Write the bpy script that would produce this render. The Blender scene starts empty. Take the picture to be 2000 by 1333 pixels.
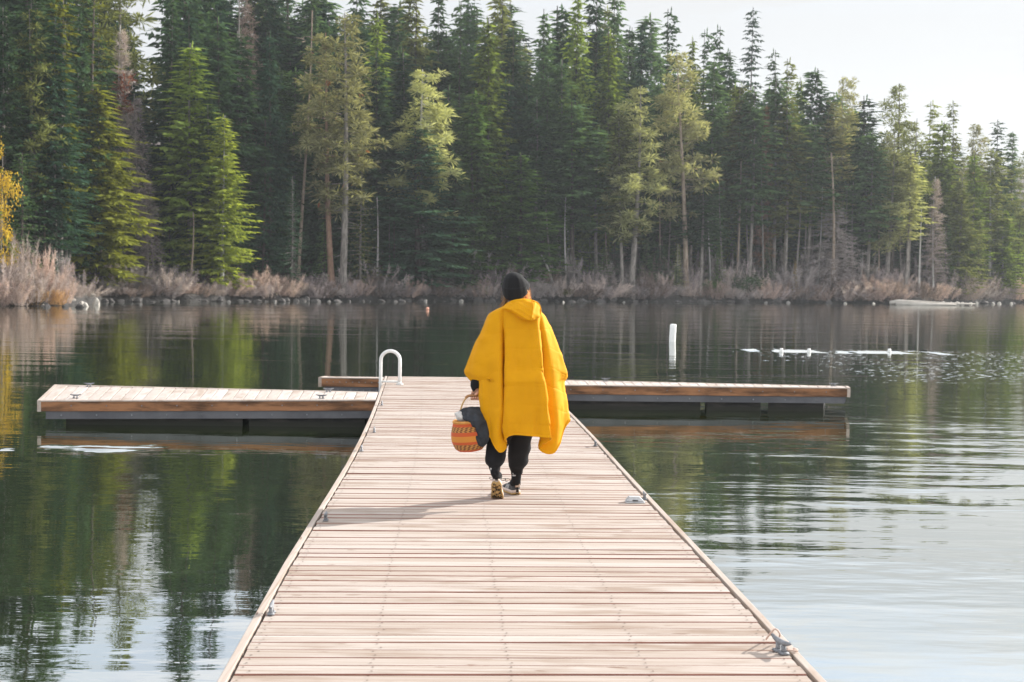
import bpy, bmesh, math, random
import numpy as np
from mathutils import Vector, Matrix

random.seed(7)
rng = np.random.default_rng(11)
scene = bpy.context.scene
COL = scene.collection
R = math.radians

# ------------------------------------------------------------------ camera model
F = 2777.8                       # focal length in photo pixels (50 mm on 36 mm, 2000 px wide)
CAMZ = 2.0
PITCH = math.atan((666.5 - 545) / F)
ROLL = R(0.8)
fw = Vector((0, math.cos(PITCH), -math.sin(PITCH)))
u0 = Vector((0, math.sin(PITCH), math.cos(PITCH)))
r0 = Vector((1, 0, 0))
cr = r0 * math.cos(ROLL) + u0 * math.sin(ROLL)
cu = u0 * math.cos(ROLL) - r0 * math.sin(ROLL)

def at(px, py, Y):
    """World point seen at photo pixel (px, py) at distance Y along +Y."""
    v = fw + cr * ((px - 1000) / F) + cu * ((666.5 - py) / F)
    v = v * (Y / v.y)
    return Vector((v.x, v.y, v.z + CAMZ))

def on_z(px, py, z):
    v = fw + cr * ((px - 1000) / F) + cu * ((666.5 - py) / F)
    t = (z - CAMZ) / v.z
    return Vector((v.x * t, v.y * t, z))

cam = bpy.data.objects.new('camera', bpy.data.cameras.new('camera'))
COL.objects.link(cam)
m = Matrix(((cr.x, cu.x, -fw.x), (cr.y, cu.y, -fw.y), (cr.z, cu.z, -fw.z)))
cam.matrix_world = Matrix.Translation((0, 0, CAMZ)) @ m.to_4x4()
cam.data.lens = 50
cam.data.sensor_width = 36
cam.data.clip_end = 3000
cam.data.dof.use_dof = True
cam.data.dof.focus_distance = 10.5
cam.data.dof.aperture_fstop = 5.6
scene.camera = cam

# ------------------------------------------------------------------ node helpers
class NT:
    def __init__(self, nt):
        self.nt = nt
    def n(self, typ, props=None, **ins):
        nd = self.nt.nodes.new(typ)
        for k, v in (props or {}).items():
            setattr(nd, k, v)
        for k, v in ins.items():
            key = int(k[1:]) if k[0] == 'i' and k[1:].isdigit() else k.replace('_', ' ')
            self.put(nd.inputs[key], v)
        return nd
    def put(self, sock, v):
        if isinstance(v, bpy.types.NodeSocket):
            self.nt.links.new(v, sock)
        elif isinstance(v, bpy.types.Node):
            self.nt.links.new(v.outputs[0], sock)
        else:
            if hasattr(sock, 'default_value'):
                if sock.type == 'RGBA' and len(v) == 3:
                    v = (*v, 1)
                sock.default_value = v
    def math(self, op, a, b=0.0, c=0.0, clamp=False):
        return self.n('ShaderNodeMath', {'operation': op, 'use_clamp': clamp}, i0=a, i1=b, i2=c).outputs[0]
    def vmath(self, op, a, b=(0, 0, 0)):
        return self.n('ShaderNodeVectorMath', {'operation': op}, i0=a, i1=b).outputs[0]
    def noise(self, vec, scale, detail=3, rough=0.55):
        return self.n('ShaderNodeTexNoise', None, Vector=vec, Scale=scale, Detail=detail, Roughness=rough).outputs[0]
    def maprange(self, v, a, b, c=0.0, d=1.0, smooth=True):
        nd = self.n('ShaderNodeMapRange', {'interpolation_type': 'SMOOTHSTEP' if smooth else 'LINEAR'})
        for i, x in enumerate((v, a, b, c, d)):
            self.put(nd.inputs[i], x)
        return nd.outputs[0]
    def mix(self, fac, a, b, blend='MIX'):
        nd = self.n('ShaderNodeMix', {'data_type': 'RGBA', 'blend_type': blend})
        self.put(nd.inputs[0], fac); self.put(nd.inputs[6], a); self.put(nd.inputs[7], b)
        return nd.outputs[2]
    def sep(self, v):
        return self.n('ShaderNodeSeparateXYZ', None, Vector=v).outputs

def new_mat(name):
    mt = bpy.data.materials.new(name)
    mt.use_nodes = True
    nt = mt.node_tree
    nt.nodes.clear()
    h = NT(nt)
    out = nt.nodes.new('ShaderNodeOutputMaterial')
    return mt, h, out.inputs['Surface']

def principled(h, color, rough=0.7, **kw):
    return h.n('ShaderNodeBsdfPrincipled', None, Base_Color=color, Roughness=rough, **kw)

def noisy_mat(name, c1, c2, scale=8.0, rough=0.75, bump=0.0, stretch=(1, 1, 1), spec=0.3, metal=0.0, bscale=None):
    mt, h, out = new_mat(name)
    tc = h.n('ShaderNodeTexCoord').outputs['Object']
    v = h.vmath('MULTIPLY', tc, stretch)
    n = h.noise(v, scale, 5, 0.62)
    col = h.mix(h.maprange(n, 0.32, 0.68), (*c1, 1), (*c2, 1))
    p = principled(h, col, rough, Metallic=metal)
    p.inputs['Specular IOR Level'].default_value = spec
    if bump:
        b = h.n('ShaderNodeBump', None, Strength=1.0, Distance=bump, Height=h.noise(v, bscale or scale * 3, 4))
        h.put(p.inputs['Normal'], b.outputs[0])
    h.put(out, p.outputs[0])
    return mt

def leaf_mat(name, c, var=0.25, trans=0.35, patch=None):
    """Foliage: diffuse + translucent; per-object tint variation; optional patches of another true colour."""
    mt, h, out = new_mat(name)
    oi = h.n('ShaderNodeObjectInfo')
    geo = h.n('ShaderNodeNewGeometry')
    tc = h.n('ShaderNodeTexCoord').outputs['Object']
    isl = geo.outputs['Random Per Island']
    n = h.noise(tc, 0.55, 2)
    k = h.math('ADD', h.math('MULTIPLY', isl, 0.6), h.math('ADD', h.math('MULTIPLY', n, 0.7), h.math('MULTIPLY', oi.outputs['Random'], 0.5)))
    k = h.maprange(k, 0.45, 1.35, 1.0 - var * 2.2, 1.0 + var * 2.2, smooth=False)
    col = h.n('ShaderNodeVectorMath', {'operation': 'SCALE'}, i0=c, Scale=k).outputs[0]
    if patch is not None:
        pc, lo = patch
        pn = h.noise(h.vmath('ADD', tc, h.n('ShaderNodeCombineXYZ', None, X=h.math('MULTIPLY', oi.outputs['Random'], 50.0)).outputs[0]), 0.9, 1)
        col = h.mix(h.maprange(pn, lo, lo + 0.05), col, (*pc, 1))
    d = h.n('ShaderNodeBsdfDiffuse', None, Color=col)
    tcol = h.mix(1.0, col, (1.25, 1.22, 0.66, 1), 'MULTIPLY')
    t = h.n('ShaderNodeBsdfTranslucent', None, Color=tcol)
    mx = h.n('ShaderNodeMixShader', None, Fac=trans, i1=d.outputs[0], i2=t.outputs[0])
    h.put(out, mx.outputs[0])
    return mt

# ------------------------------------------------------------------ mesh helpers
def make_mesh(name, verts, faces, smooth=False):
    """faces: list of index arrays, each (n, k)."""
    me = bpy.data.meshes.new(name)
    verts = np.asarray(verts, dtype=np.float32)
    me.vertices.add(len(verts))
    me.vertices.foreach_set('co', verts.ravel())
    arrs = [np.asarray(f, dtype=np.int32) for f in faces if len(f)]
    nl = sum(a.size for a in arrs)
    npol = sum(len(a) for a in arrs)
    me.loops.add(nl)
    me.loops.foreach_set('vertex_index', np.concatenate([a.ravel() for a in arrs]))
    me.polygons.add(npol)
    starts, tot, s = [], [], 0
    for a in arrs:
        k = a.shape[1]
        starts.append(np.arange(len(a)) * k + s)
        s += a.size
    me.polygons.foreach_set('loop_start', np.concatenate(starts).astype(np.int32))
    me.update(calc_edges=True)
    me.validate()
    me.polygons.foreach_set('use_smooth', np.full(len(me.polygons), bool(smooth)))
    return me

def obj(name, me, mat=None, parent=None):
    o = bpy.data.objects.new(name, me)
    COL.objects.link(o)
    if mat is not None:
        if me.materials:
            pass
        for x in (mat if isinstance(mat, (list, tuple)) else [mat]):
            me.materials.append(x)
    if parent is not None:
        o.parent = parent
    return o

def tag(o, label=None, cat=None, group=None, kind=None):
    if label: o['label'] = label
    if cat: o['category'] = cat
    if group: o['group'] = group
    if kind: o['kind'] = kind
    return o

def thing(name, loc, label, cat, group=None):
    o = bpy.data.objects.new(name, None)
    o.empty_display_size = 0.2
    COL.objects.link(o)
    o.location = loc
    return tag(o, label, cat, group)

class MB:
    """Collects simple shapes, then links them as ONE mesh object."""
    def __init__(self):
        self.v, self.q, self.t, self.n = [], [], [], 0
    def add(self, verts, quads=(), tris=()):
        verts = np.asarray(verts, dtype=float).reshape(-1, 3)
        if len(quads): self.q.append(np.asarray(quads) + self.n)
        if len(tris): self.t.append(np.asarray(tris) + self.n)
        self.v.append(verts); self.n += len(verts)
    def hexa(self, p):
        """8 corners: bottom 0-3 (ccw from above), top 4-7."""
        self.add([tuple(x) for x in p], [(3, 2, 1, 0), (4, 5, 6, 7), (0, 1, 5, 4), (1, 2, 6, 5), (2, 3, 7, 6), (3, 0, 4, 7)])
    def tube(self, pts, rad, seg=10, cap=True, flat=None):
        pts = [Vector(p) for p in pts]
        n = len(pts)
        rad = [rad] * n if not hasattr(rad, '__len__') else list(rad)
        up = Vector((0, 0, 1))
        vs = []
        prev = None
        for i, p in enumerate(pts):
            d = (pts[min(i + 1, n - 1)] - pts[max(i - 1, 0)]).normalized()
            if prev is None:
                a = d.orthogonal().normalized()
            else:
                a = (prev - d * prev.dot(d))
                a = a.normalized() if a.length > 1e-6 else d.orthogonal().normalized()
            prev = a
            b = d.cross(a)
            for k in range(seg):
                th = 2 * math.pi * k / seg
                vs.append(p + (a * math.cos(th) + b * math.sin(th)) * rad[i])
        q = [(i * seg + k, i * seg + (k + 1) % seg, (i + 1) * seg + (k + 1) % seg, (i + 1) * seg + k) for i in range(n - 1) for k in range(seg)]
        t = []
        if cap:
            vs.append(pts[0]); vs.append(pts[-1])
            c0, c1 = n * seg, n * seg + 1
            t = [(c0, (k + 1) % seg, k) for k in range(seg)] + [(c1, (n - 1) * seg + k, (n - 1) * seg + (k + 1) % seg) for k in range(seg)]
        self.add([tuple(x) for x in vs], q, t)
    def grid(self, P, close_u=False, close_v=False):
        """P: (nu, nv, 3) array."""
        nu, nv = P.shape[:2]
        iu = np.arange(nu if close_u else nu - 1)
        iv = np.arange(nv if close_v else nv - 1)
        a, b = np.meshgrid(iu, iv, indexing='ij')
        a, b = a.ravel(), b.ravel()
        a2, b2 = (a + 1) % nu, (b + 1) % nv
        self.add(P.reshape(-1, 3), np.stack([a * nv + b, a2 * nv + b, a2 * nv + b2, a * nv + b2], 1))
    def build(self, name, mat, parent=None, smooth=True):
        me = make_mesh(name, np.concatenate(self.v), [np.concatenate(x) for x in (self.q, self.t) if x], smooth)
        return obj(name, me, mat, parent)

def interp(x, xs, ys):
    return float(np.interp(x, xs, ys))

def crom(P, n, closed=False, mixl=0.0):
    """Catmull-Rom resample control points P (k, ...) to n samples."""
    P = np.asarray(P, float)
    k = len(P)
    t = np.arange(n) * k / n if closed else np.linspace(0, k - 1, n)
    i = np.floor(t).astype(int)
    if not closed:
        i = np.minimum(i, k - 2)
    f = (t - i).reshape((-1,) + (1,) * (P.ndim - 1))
    g = (lambda j: P[j % k]) if closed else (lambda j: P[np.clip(j, 0, k - 1)])
    a, b, c, d = g(i - 1), g(i), g(i + 1), g(i + 2)
    q = 0.5 * (2 * b + (c - a) * f + (2 * a - 5 * b + 4 * c - d) * f ** 2 + (3 * b - a - 3 * c + d) * f ** 3)
    return q * (1 - mixl) + (b + (c - b) * f) * mixl if mixl else q

def vnoise(P, scale, seed=0, octaves=3):
    """Cheap smooth 3-D noise from sums of sines, about -1..1."""
    r = np.random.default_rng(seed)
    out = np.zeros(P.shape[:-1])
    amp, tot = 1.0, 0.0
    for o in range(octaves):
        for _ in range(4):
            k = r.normal(size=3); k /= np.linalg.norm(k)
            out += amp * np.sin(P @ (k * scale * (2 ** o) * r.uniform(0.7, 1.4)) + r.uniform(0, 6.28))
        tot += amp * 2.2
        amp *= 0.5
    return out / tot

# ------------------------------------------------------------------ world + sun
SUN_AZ, SUN_EL = 56.0, 24.0
world = bpy.data.worlds.new('World')
scene.world = world
world.use_nodes = True
wn = world.node_tree
wn.nodes.clear()
h = NT(wn)
sky = h.n('ShaderNodeTexSky', {'sky_type': 'NISHITA', 'sun_disc': False, 'sun_elevation': R(SUN_EL), 'sun_rotation': R(SUN_AZ),
                               'altitude': 900.0, 'air_density': 1.0, 'dust_density': 1.2, 'ozone_density': 1.0})
gen = h.n('ShaderNodeTexCoord').outputs['Generated']
sx = h.sep(gen)
# thin cloud veil: noise on the sky dome projected to a flat cloud layer
zz = h.math('MAXIMUM', sx[2], 0.06)
cl = h.n('ShaderNodeCombineXYZ', None, X=h.math('DIVIDE', sx[0], zz), Y=h.math('DIVIDE', sx[1], zz), Z=0.0).outputs[0]
cn = h.noise(cl, 0.55, 6, 0.6)
veil = h.maprange(cn, 0.33, 0.56, 0.35, 0.98)
low = h.maprange(sx[2], 0.17, 0.34, 0.97, 0.0)
veil = h.math('MAXIMUM', veil, low)
cloudc = h.mix(h.maprange(sx[0], -0.5, 0.6), (2.56, 2.58, 2.63, 1), (2.60, 2.59, 2.56, 1))
hi = h.maprange(sx[2], 0.185, 0.285, 1.0, 2.3)
hi = h.math('MULTIPLY', hi, h.maprange(sx[2], 0.36, 0.62, 1.0, 0.72))
cloudc = h.n('ShaderNodeVectorMath', {'operation': 'SCALE'}, i0=cloudc, Scale=hi).outputs[0]
skyc = h.mix(veil, sky.outputs[0], cloudc)
bg = h.n('ShaderNodeBackground', None, Color=skyc, Strength=0.15)
wo = h.n('ShaderNodeOutputWorld')
h.put(wo.inputs['Surface'], bg.outputs[0])

sv = Vector((math.sin(R(SUN_AZ)) * math.cos(R(SUN_EL)), math.cos(R(SUN_AZ)) * math.cos(R(SUN_EL)), math.sin(R(SUN_EL))))
sl = bpy.data.lights.new('sun', 'SUN')
sl.energy = 4.5
sl.angle = R(0.6)
sl.color = (1.0, 0.955, 0.89)
so = bpy.data.objects.new('sun', sl)
COL.objects.link(so)
so.rotation_euler = (-sv).to_track_quat('-Z', 'Y').to_euler()

scene.view_settings.view_transform = 'Standard'
scene.view_settings.look = 'None'
scene.view_settings.gamma = 1.0
scene.view_settings.exposure = 1.0
scene.cycles.max_bounces = 8
scene.cycles.transparent_max_bounces = 8
scene.cycles.sample_clamp_indirect = 6.0
scene.cycles.volume_bounces = 0

# ------------------------------------------------------------------ terrain
SPX = [-6000, -2500, -600, 0, 140, 200, 400, 900, 1300, 1600, 1800, 2000, 2600, 4500, 8000]
SD = [40, 60, 74, 82, 86, 100, 106, 125, 135, 144, 148, 168, 215, 300, 380]
def shore(px):
    return np.interp(px, SPX, SD)
def terr_off(off, px):
    z = np.interp(off, [-40, -4, 0, 1.2, 4, 14, 40, 70, 110, 170, 420], [-3.0, -1.0, -0.05, 0.55, 0.9, 1.6, 4.4, 9.5, 18.0, 27.0, 50.0])
    z = z + np.where(off > 1.5, 0.25 * np.sin(px * 0.021 + off * 0.31) + 0.18 * np.sin(px * 0.047 - off * 0.53), 0) * np.clip((off - 1.5) / 5, 0, 1)
    return z
def ground_z(x, y):
    px = 1000 + F * x / y
    return float(terr_off(y - shore(px), px))

pxs = np.concatenate([np.linspace(-6000, -400, 60), np.linspace(-360, 2400, 420), np.linspace(2450, 8000, 60)])
offs = np.concatenate([np.linspace(-40, -1, 8), np.linspace(-0.5, 6, 20), np.linspace(7, 60, 40), np.linspace(65, 420, 24)])
PX, OF = np.meshgrid(pxs, offs, indexing='ij')
wig = 0.7 * np.sin(PX * 0.013) + 0.5 * np.sin(PX * 0.041 + 1) + 0.35 * np.sin(PX * 0.11 + 2)
Yt = shore(PX) + OF + wig * np.exp(-np.abs(OF) / 6.0)
Zt = terr_off(OF, PX)
Xt = (PX - 1000) / F * Yt
P = np.stack([Xt, Yt, Zt], -1)
P[..., 2] += 0.07 * vnoise(P, 2.3, 3, 3) * np.clip(OF + 0.5, 0, 1)
mt, h, out = new_mat('forest_floor')
tc = h.n('ShaderNodeNewGeometry').outputs['Position']
n1 = h.noise(tc, 0.35, 5)
n2 = h.noise(tc, 3.0, 4)
c = h.mix(h.maprange(n1, 0.35, 0.65), (0.055, 0.040, 0.034, 1), (0.095, 0.070, 0.056, 1))
c = h.mix(h.maprange(n2, 0.45, 0.7), c, (0.042, 0.048, 0.028, 1))
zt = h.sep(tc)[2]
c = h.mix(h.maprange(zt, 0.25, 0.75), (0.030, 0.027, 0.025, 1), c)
p = principled(h, c, 0.95)
b = h.n('ShaderNodeBump', None, Strength=1.0, Distance=0.25, Height=n2)
h.put(p.inputs['Normal'], b.outputs[0])
h.put(out, p.outputs[0])
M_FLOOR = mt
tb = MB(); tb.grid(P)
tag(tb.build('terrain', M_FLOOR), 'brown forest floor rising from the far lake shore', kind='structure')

# ------------------------------------------------------------------ water
mt, h, out = new_mat('lake_water')
pos = h.n('ShaderNodeNewGeometry').outputs['Position']
s = h.sep(pos)
v1 = h.vmath('MULTIPLY', pos, (0.55, 1.5, 1.0))
v2 = h.vmath('MULTIPLY', pos, (2.2, 7.0, 1.0))
w1 = h.noise(v1, 1.0, 2, 0.5)
w2 = h.noise(v2, 1.0, 2, 0.5)
big = h.noise(h.vmath('MULTIPLY', pos, (0.10, 0.28, 1.0)), 1.0, 3)
amp = h.math('MULTIPLY', h.maprange(big, 0.40, 0.66, 0.35, 1.4), h.maprange(s[0], -3.0, 3.0, 0.62, 1.0))
fx = h.math('DIVIDE', s[0], h.math('MAXIMUM', s[1], 1.0))      # bearing x/y of the spot on the lake
def band(v, a0, a1, b1, b0):
    return h.math('MULTIPLY', h.maprange(v, a0, a1), h.maprange(v, b1, b0, 1.0, 0.0))
# wind ripples to the right of the walkway
rip = h.math('MULTIPLY', band(s[1], 10.5, 13.5, 17.5, 22.0), band(s[0], 1.6, 4.2, 12.0, 22.0))
wv = h.noise(h.vmath('MULTIPLY', pos, (0.95, 3.4, 1.0)), 1.0, 3, .5)
# sparkle patches and the bright ruffled streak out by the floats
spn = h.noise(h.vmath('MULTIPLY', pos, (5.0, 5.0, 1.0)), 1.0, 1)
spk = h.maprange(spn, 0.62, 0.66)
frag = h.maprange(h.noise(h.vmath('MULTIPLY', pos, (0.25, 0.45, 1)), 1.0, 3), 0.40, 0.56)
ins1 = h.math('MULTIPLY', band(s[1], 26.0, 34.0, 42.0, 44.0), band(s[0], 3.0, 9.5, 17.0, 26.0))
spk1 = h.math('MULTIPLY', h.math('MULTIPLY', spk, ins1), frag)
edge = h.math('ADD', s[1], h.math('MULTIPLY', h.math('SUBTRACT', h.noise(h.vmath('MULTIPLY', pos, (0.9, 0.0, 0)), 1.0, 3), 0.5), 1.6))
streak = h.math('MULTIPLY', band(edge, 40.6, 40.9, 42.2, 42.5), band(s[0], 6.3, 7.4, 12.2, 12.9))
streak = h.math('MULTIPLY', streak, h.maprange(h.noise(h.vmath('MULTIPLY', pos, (0.75, 0.2, 0)), 1.0, 2), 0.44, 0.50))
e2 = h.math('ADD', s[1], h.math('MULTIPLY', h.math('SUBTRACT', h.noise(h.vmath('MULTIPLY', pos, (1.3, 0.0, 0)), 1.0, 3), 0.5), 1.4))
st2 = h.math('MULTIPLY', band(e2, 15.7, 15.9, 16.2, 16.5), band(s[0], -6.0, -5.5, -4.9, -3.6))
st2 = h.math('MULTIPLY', st2, h.maprange(h.noise(h.vmath('MULTIPLY', pos, (1.2, 4.0, 0)), 1.0, 2), 0.45, 0.55))
hgt = h.math('MULTIPLY', h.math('MULTIPLY', w1, 0.012), amp)
hgt = h.math('ADD', hgt, h.math('MULTIPLY', h.math('MULTIPLY', w2, 0.0030), amp))
hgt = h.math('ADD', hgt, h.math('MULTIPLY', h.math('MULTIPLY', wv, h.math('MULTIPLY', rip, h.maprange(h.noise(h.vmath('MULTIPLY', pos, (.35, .8, 1)), 1.0, 2), .40, .62))), 0.018))
rough = h.math('ADD', 0.012, h.math('MULTIPLY', h.maprange(s[1], 20.0, 110.0), 0.04))
bmp = h.n('ShaderNodeBump', None, Strength=1.0, Distance=1.0, Height=hgt)
tilt = h.math('MAXIMUM', h.math('MAXIMUM', spk1, streak), st2)
nrm = h.vmath('NORMALIZE', h.vmath('ADD', bmp.outputs[0], h.n('ShaderNodeCombineXYZ', None, X=0.0, Y=h.math('MULTIPLY', tilt, -0.19), Z=0.0).outputs[0]))
body = h.n('ShaderNodeBsdfDiffuse', None, Color=(0.020, 0.030, 0.010, 1))
gl = h.n('ShaderNodeBsdfGlossy', None, Color=(.97, .98, .97, 1), Roughness=rough, Normal=nrm)
fr = h.n('ShaderNodeFresnel', None, IOR=1.33, Normal=nrm)
mx = h.n('ShaderNodeMixShader', None, Fac=h.math('POWER', fr.outputs[0], 0.42), i1=body.outputs[0], i2=gl.outputs[0])
h.put(out, mx.outputs[0])
wb = MB()
wb.add([(-400, -60, 0), (700, -60, 0), (700, 460, 0), (-400, 460, 0)], [(0, 1, 2, 3)])
tag(wb.build('water', mt, smooth=False), 'calm green lake water with reflections', kind='structure')

# ------------------------------------------------------------------ foliage generators
def norm(v):
    return v / np.maximum(np.linalg.norm(v, axis=-1, keepdims=True), 1e-9)

def kites(Pb, D, L, W, roll, droop=0.12, mid=0.45):
    D = norm(D)
    up = np.array([0, 0, 1.0])
    S = np.cross(D, up + 0 * D)
    bad = np.linalg.norm(S, axis=1) < 1e-3
    S[bad] = (1, 0, 0)
    S = norm(S)
    U = np.cross(S, D)
    S = S * np.cos(roll)[:, None] + U * np.sin(roll)[:, None]
    Lc, Wc = L[:, None], W[:, None]
    m_ = Pb + D * Lc * mid
    tip = Pb + D * Lc - up * (Lc * droop)
    V = np.stack([Pb, m_ + S * Wc * .5, tip, m_ - S * Wc * .5], 1)
    n = len(Pb)
    return V.reshape(-1, 3), np.arange(n * 4).reshape(n, 4)

def trunk_mb(H, r, bend=0.0, seed=0, top=0.03, segs=14, taper=0.9):
    r_ = np.random.default_rng(seed)
    mb = MB()
    ph = r_.uniform(0, 6.28)
    pts, rad = [], []
    for i in range(segs + 1):
        t = i / segs
        pts.append((bend * math.sin(t * 3.0 + ph) - bend * math.sin(ph), bend * 0.6 * math.cos(t * 2.6 + ph) - bend * .6 * math.cos(ph), H * t - (0.5 if i == 0 else 0)))
        rad.append(max(top, r * ((1 - t) ** taper) * (1 + 0.5 * max(0, 0.04 - t) / 0.04)))
    mb.tube(pts, rad, 8)
    return mb

def conifer(seed, H=25.0, Rn=3.6, cb=0.08, step=0.58, nb=6, droop=0.35, lift=0.25, shape=0.85, full=0.5,
            spray=0.95, width=0.25, gap=0.135, miss=0.08, trunk_r=0.19, bend=0.15, hang=0.25, irregular=0.3):
    r_ = np.random.default_rng(seed)
    tm = trunk_mb(H, trunk_r, bend, seed)
    Pb, D, L, W, RO = [], [], [], [], []
    bp, bd, bl = [], [], []
    z = H * cb
    az0 = 0
    sect = r_.uniform(1 - irregular, 1 + irregular * 0.6, size=(9, 8))
    while z < H * 0.985:
        t = (z - H * cb) / (H - H * cb)
        prof = ((1 - t) ** shape) * min(1.0, full + (1 - full) * t / 0.18)
        n = nb if t < 0.85 else max(4, nb - 1)
        az0 += 2.4
        for k in range(n):
            if r_.random() < miss:
                continue
            az = az0 + 2 * math.pi * k / n + r_.normal(0, 0.25)
            sc = sect[int(t * 8.99), int((az % (2 * math.pi)) / (2 * math.pi) * 7.99)]
            ln = max(0.22, Rn * prof * r_.uniform(0.55, 1.12) * sc)
            el = lift * (t * 1.9 - 0.55) + r_.normal(0, 0.08)
            d = np.array([math.cos(az), math.sin(az), 0])
            side = np.array([-math.sin(az), math.cos(az), 0])
            z1 = z + r_.uniform(-0.32, 0.32) * step
            m = max(2, int(ln / gap))
            s_ = (np.arange(m) + r_.uniform(0, 1, m)) / m
            s_ = 0.12 + 0.88 * s_
            pos = d * (s_ * ln)[:, None]
            zz = z1 + s_ * ln * math.tan(el) - droop * (s_ ** 1.6) * ln * 0.5 + 0.10 * droop * ln * np.maximum(0, s_ - .7) * 3
            pos[:, 2] = zz
            for sg in (-1, 1):
                ang = r_.uniform(0.5, 1.15, m)
                dd = d * np.cos(ang)[:, None] + side * (sg * np.sin(ang))[:, None]
                dd[:, 2] -= np.where(r_.random(m) < .48, r_.uniform(.3, 1.2, m), r_.uniform(-.12, .22, m)) * (hang / .25)
                Pb.append(pos + r_.normal(0, 0.04, (m, 3))); D.append(dd)
                l_ = spray * (1.15 - 0.7 * s_) * r_.uniform(0.5, 1.2, m) * (0.50 + 0.50 * min(1, ln / 2.4))
                L.append(l_); W.append(width * r_.uniform(0.7, 1.3, m)); RO.append(r_.normal(0, .8, m))
            # tip sprays
            Pb.append(pos[-1:] ); dt = d.copy(); dt[2] = 0.1 - droop * .5
            D.append(dt[None]); L.append(np.array([spray * 0.8])); W.append(np.array([width])); RO.append(r_.uniform(-1, 1, 1))
            bp.append((0, 0, z1)); bd.append((pos[-1] - np.array([0, 0, z1]))); bl.append(ln * 0.9)
        z += step * (1 - 0.45 * t) * r_.uniform(0.75, 1.25)
    # leader
    Pb.append(np.array([[0, 0, H * 0.972], [0, 0, H * .985]])); D.append(np.array([[0, 0.05, 1], [0.05, 0, 1.]])); L.append(np.array([H * .03, H * .03])); W.append(np.array([.14, .14])); RO.append(np.array([0., 1.5]))
    V, Q = kites(np.concatenate(Pb), np.concatenate(D), np.concatenate(L), np.concatenate(W), np.concatenate(RO))
    crown = make_mesh('crown', V, [Q])
    # limbs belong to the trunk mesh
    bp, bd, bl = np.array(bp, float), np.array(bd, float), np.array(bl)
    v2, q2 = kites(bp, bd, bl, np.full(len(bp), 0.07), r_.uniform(0, 3, len(bp)), 0.0, 0.15)
    tm.add(v2, q2)
    trunk = make_mesh('trunk', np.concatenate(tm.v), [np.concatenate(tm.q), np.concatenate(tm.t)])
    return trunk, crown

def pine(seed, H=25.0, Rn=3.2, cb=0.45, step=0.75, nb=4, clump=34, csize=0.62, miss=0.18, trunk_r=0.23, bend=0.25, droop=0.0, stubs=True, width=0.10):
    """Open pine: bare lower trunk, rounded needle tufts at the ends of up-curved limbs."""
    r_ = np.random.default_rng(seed)
    tm = trunk_mb(H, trunk_r, bend, seed, taper=0.8)
    C, CS = [], []
    bp, bd, bl = [], [], []
    z = H * cb
    while z < H * 0.985:
        t = (z - H * cb) / (H - H * cb)
        prof = min(1.0, 0.55 + 1.8 * t) * (1 - t) ** 0.62
        for k in range(nb):
            if r_.random() < miss:
                continue
            az = r_.uniform(0, 2 * math.pi)
            ln = max(0.3, Rn * prof * r_.uniform(0.5, 1.1))
            el = -0.15 + 0.55 * t + r_.normal(0, 0.12) - droop
            d = np.array([math.cos(az) * math.cos(el), math.sin(az) * math.cos(el), math.sin(el)])
            z1 = z + r_.uniform(-.4, .4) * step
            nc = max(1, int(ln / 0.6))
            for j in range(nc):
                s_ = 1 - j * 0.55 / max(ln, .55) * r_.uniform(.7, 1.1)
                if s_ < 0.25: break
                p_ = np.array([0, 0, z1]) + d * ln * s_ + np.array([0, 0, 0.12 * (s_ * ln) ** 1.2 * 0.4])
                C.append(p_ + r_.normal(0, 0.16, 3)); CS.append(csize * r_.uniform(0.65, 1.2) * (0.6 + 0.4 * min(1, ln)))
            bp.append((0, 0, z1)); bd.append(d * ln + np.array([0, 0, 0.12 * ln ** 1.2 * .4])); bl.append(ln)
        z += step * (1 - 0.3 * t) * r_.uniform(0.7, 1.3)
    if stubs:
        for k in range(16):
            az = r_.uniform(0, 6.28); zz = H * r_.uniform(0.12, cb)
            bp.append((0, 0, zz)); bd.append((math.cos(az), math.sin(az), r_.uniform(-.5, .1))); bl.append(r_.uniform(.3, 1.3))
    C, CS = np.array(C), np.array(CS)
    n = len(C)
    D = norm(r_.normal(size=(n, clump, 3)) + np.array([0, 0, 0.35]))
    Pb = C[:, None] + D * (CS[:, None, None] * r_.uniform(0.0, 0.45, (n, clump, 1))) * np.array([1, 1, .75])
    L = (CS[:, None] * r_.uniform(0.5, 0.85, (n, clump))).ravel()
    V, Q = kites(Pb.reshape(-1, 3), D.reshape(-1, 3), L, r_.uniform(0.7, 1.3, n * clump) * width, r_.uniform(-1.5, 1.5, n * clump), 0.1, .55)
    crown = make_mesh('crown', V, [Q])
    bp, bd, bl = np.array(bp, float), np.array(bd, float), np.array(bl)
    v2, q2 = kites(bp, bd, np.linalg.norm(bd, axis=1) * np.where(bl > 0, 1, 1) if False else bl, np.full(len(bp), 0.09), r_.uniform(0, 3, len(bp)), 0.0, 0.2)
    tm.add(v2, q2)
    trunk = make_mesh('trunk', np.concatenate(tm.v), [np.concatenate(tm.q), np.concatenate(tm.t)])
    return trunk, crown

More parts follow.
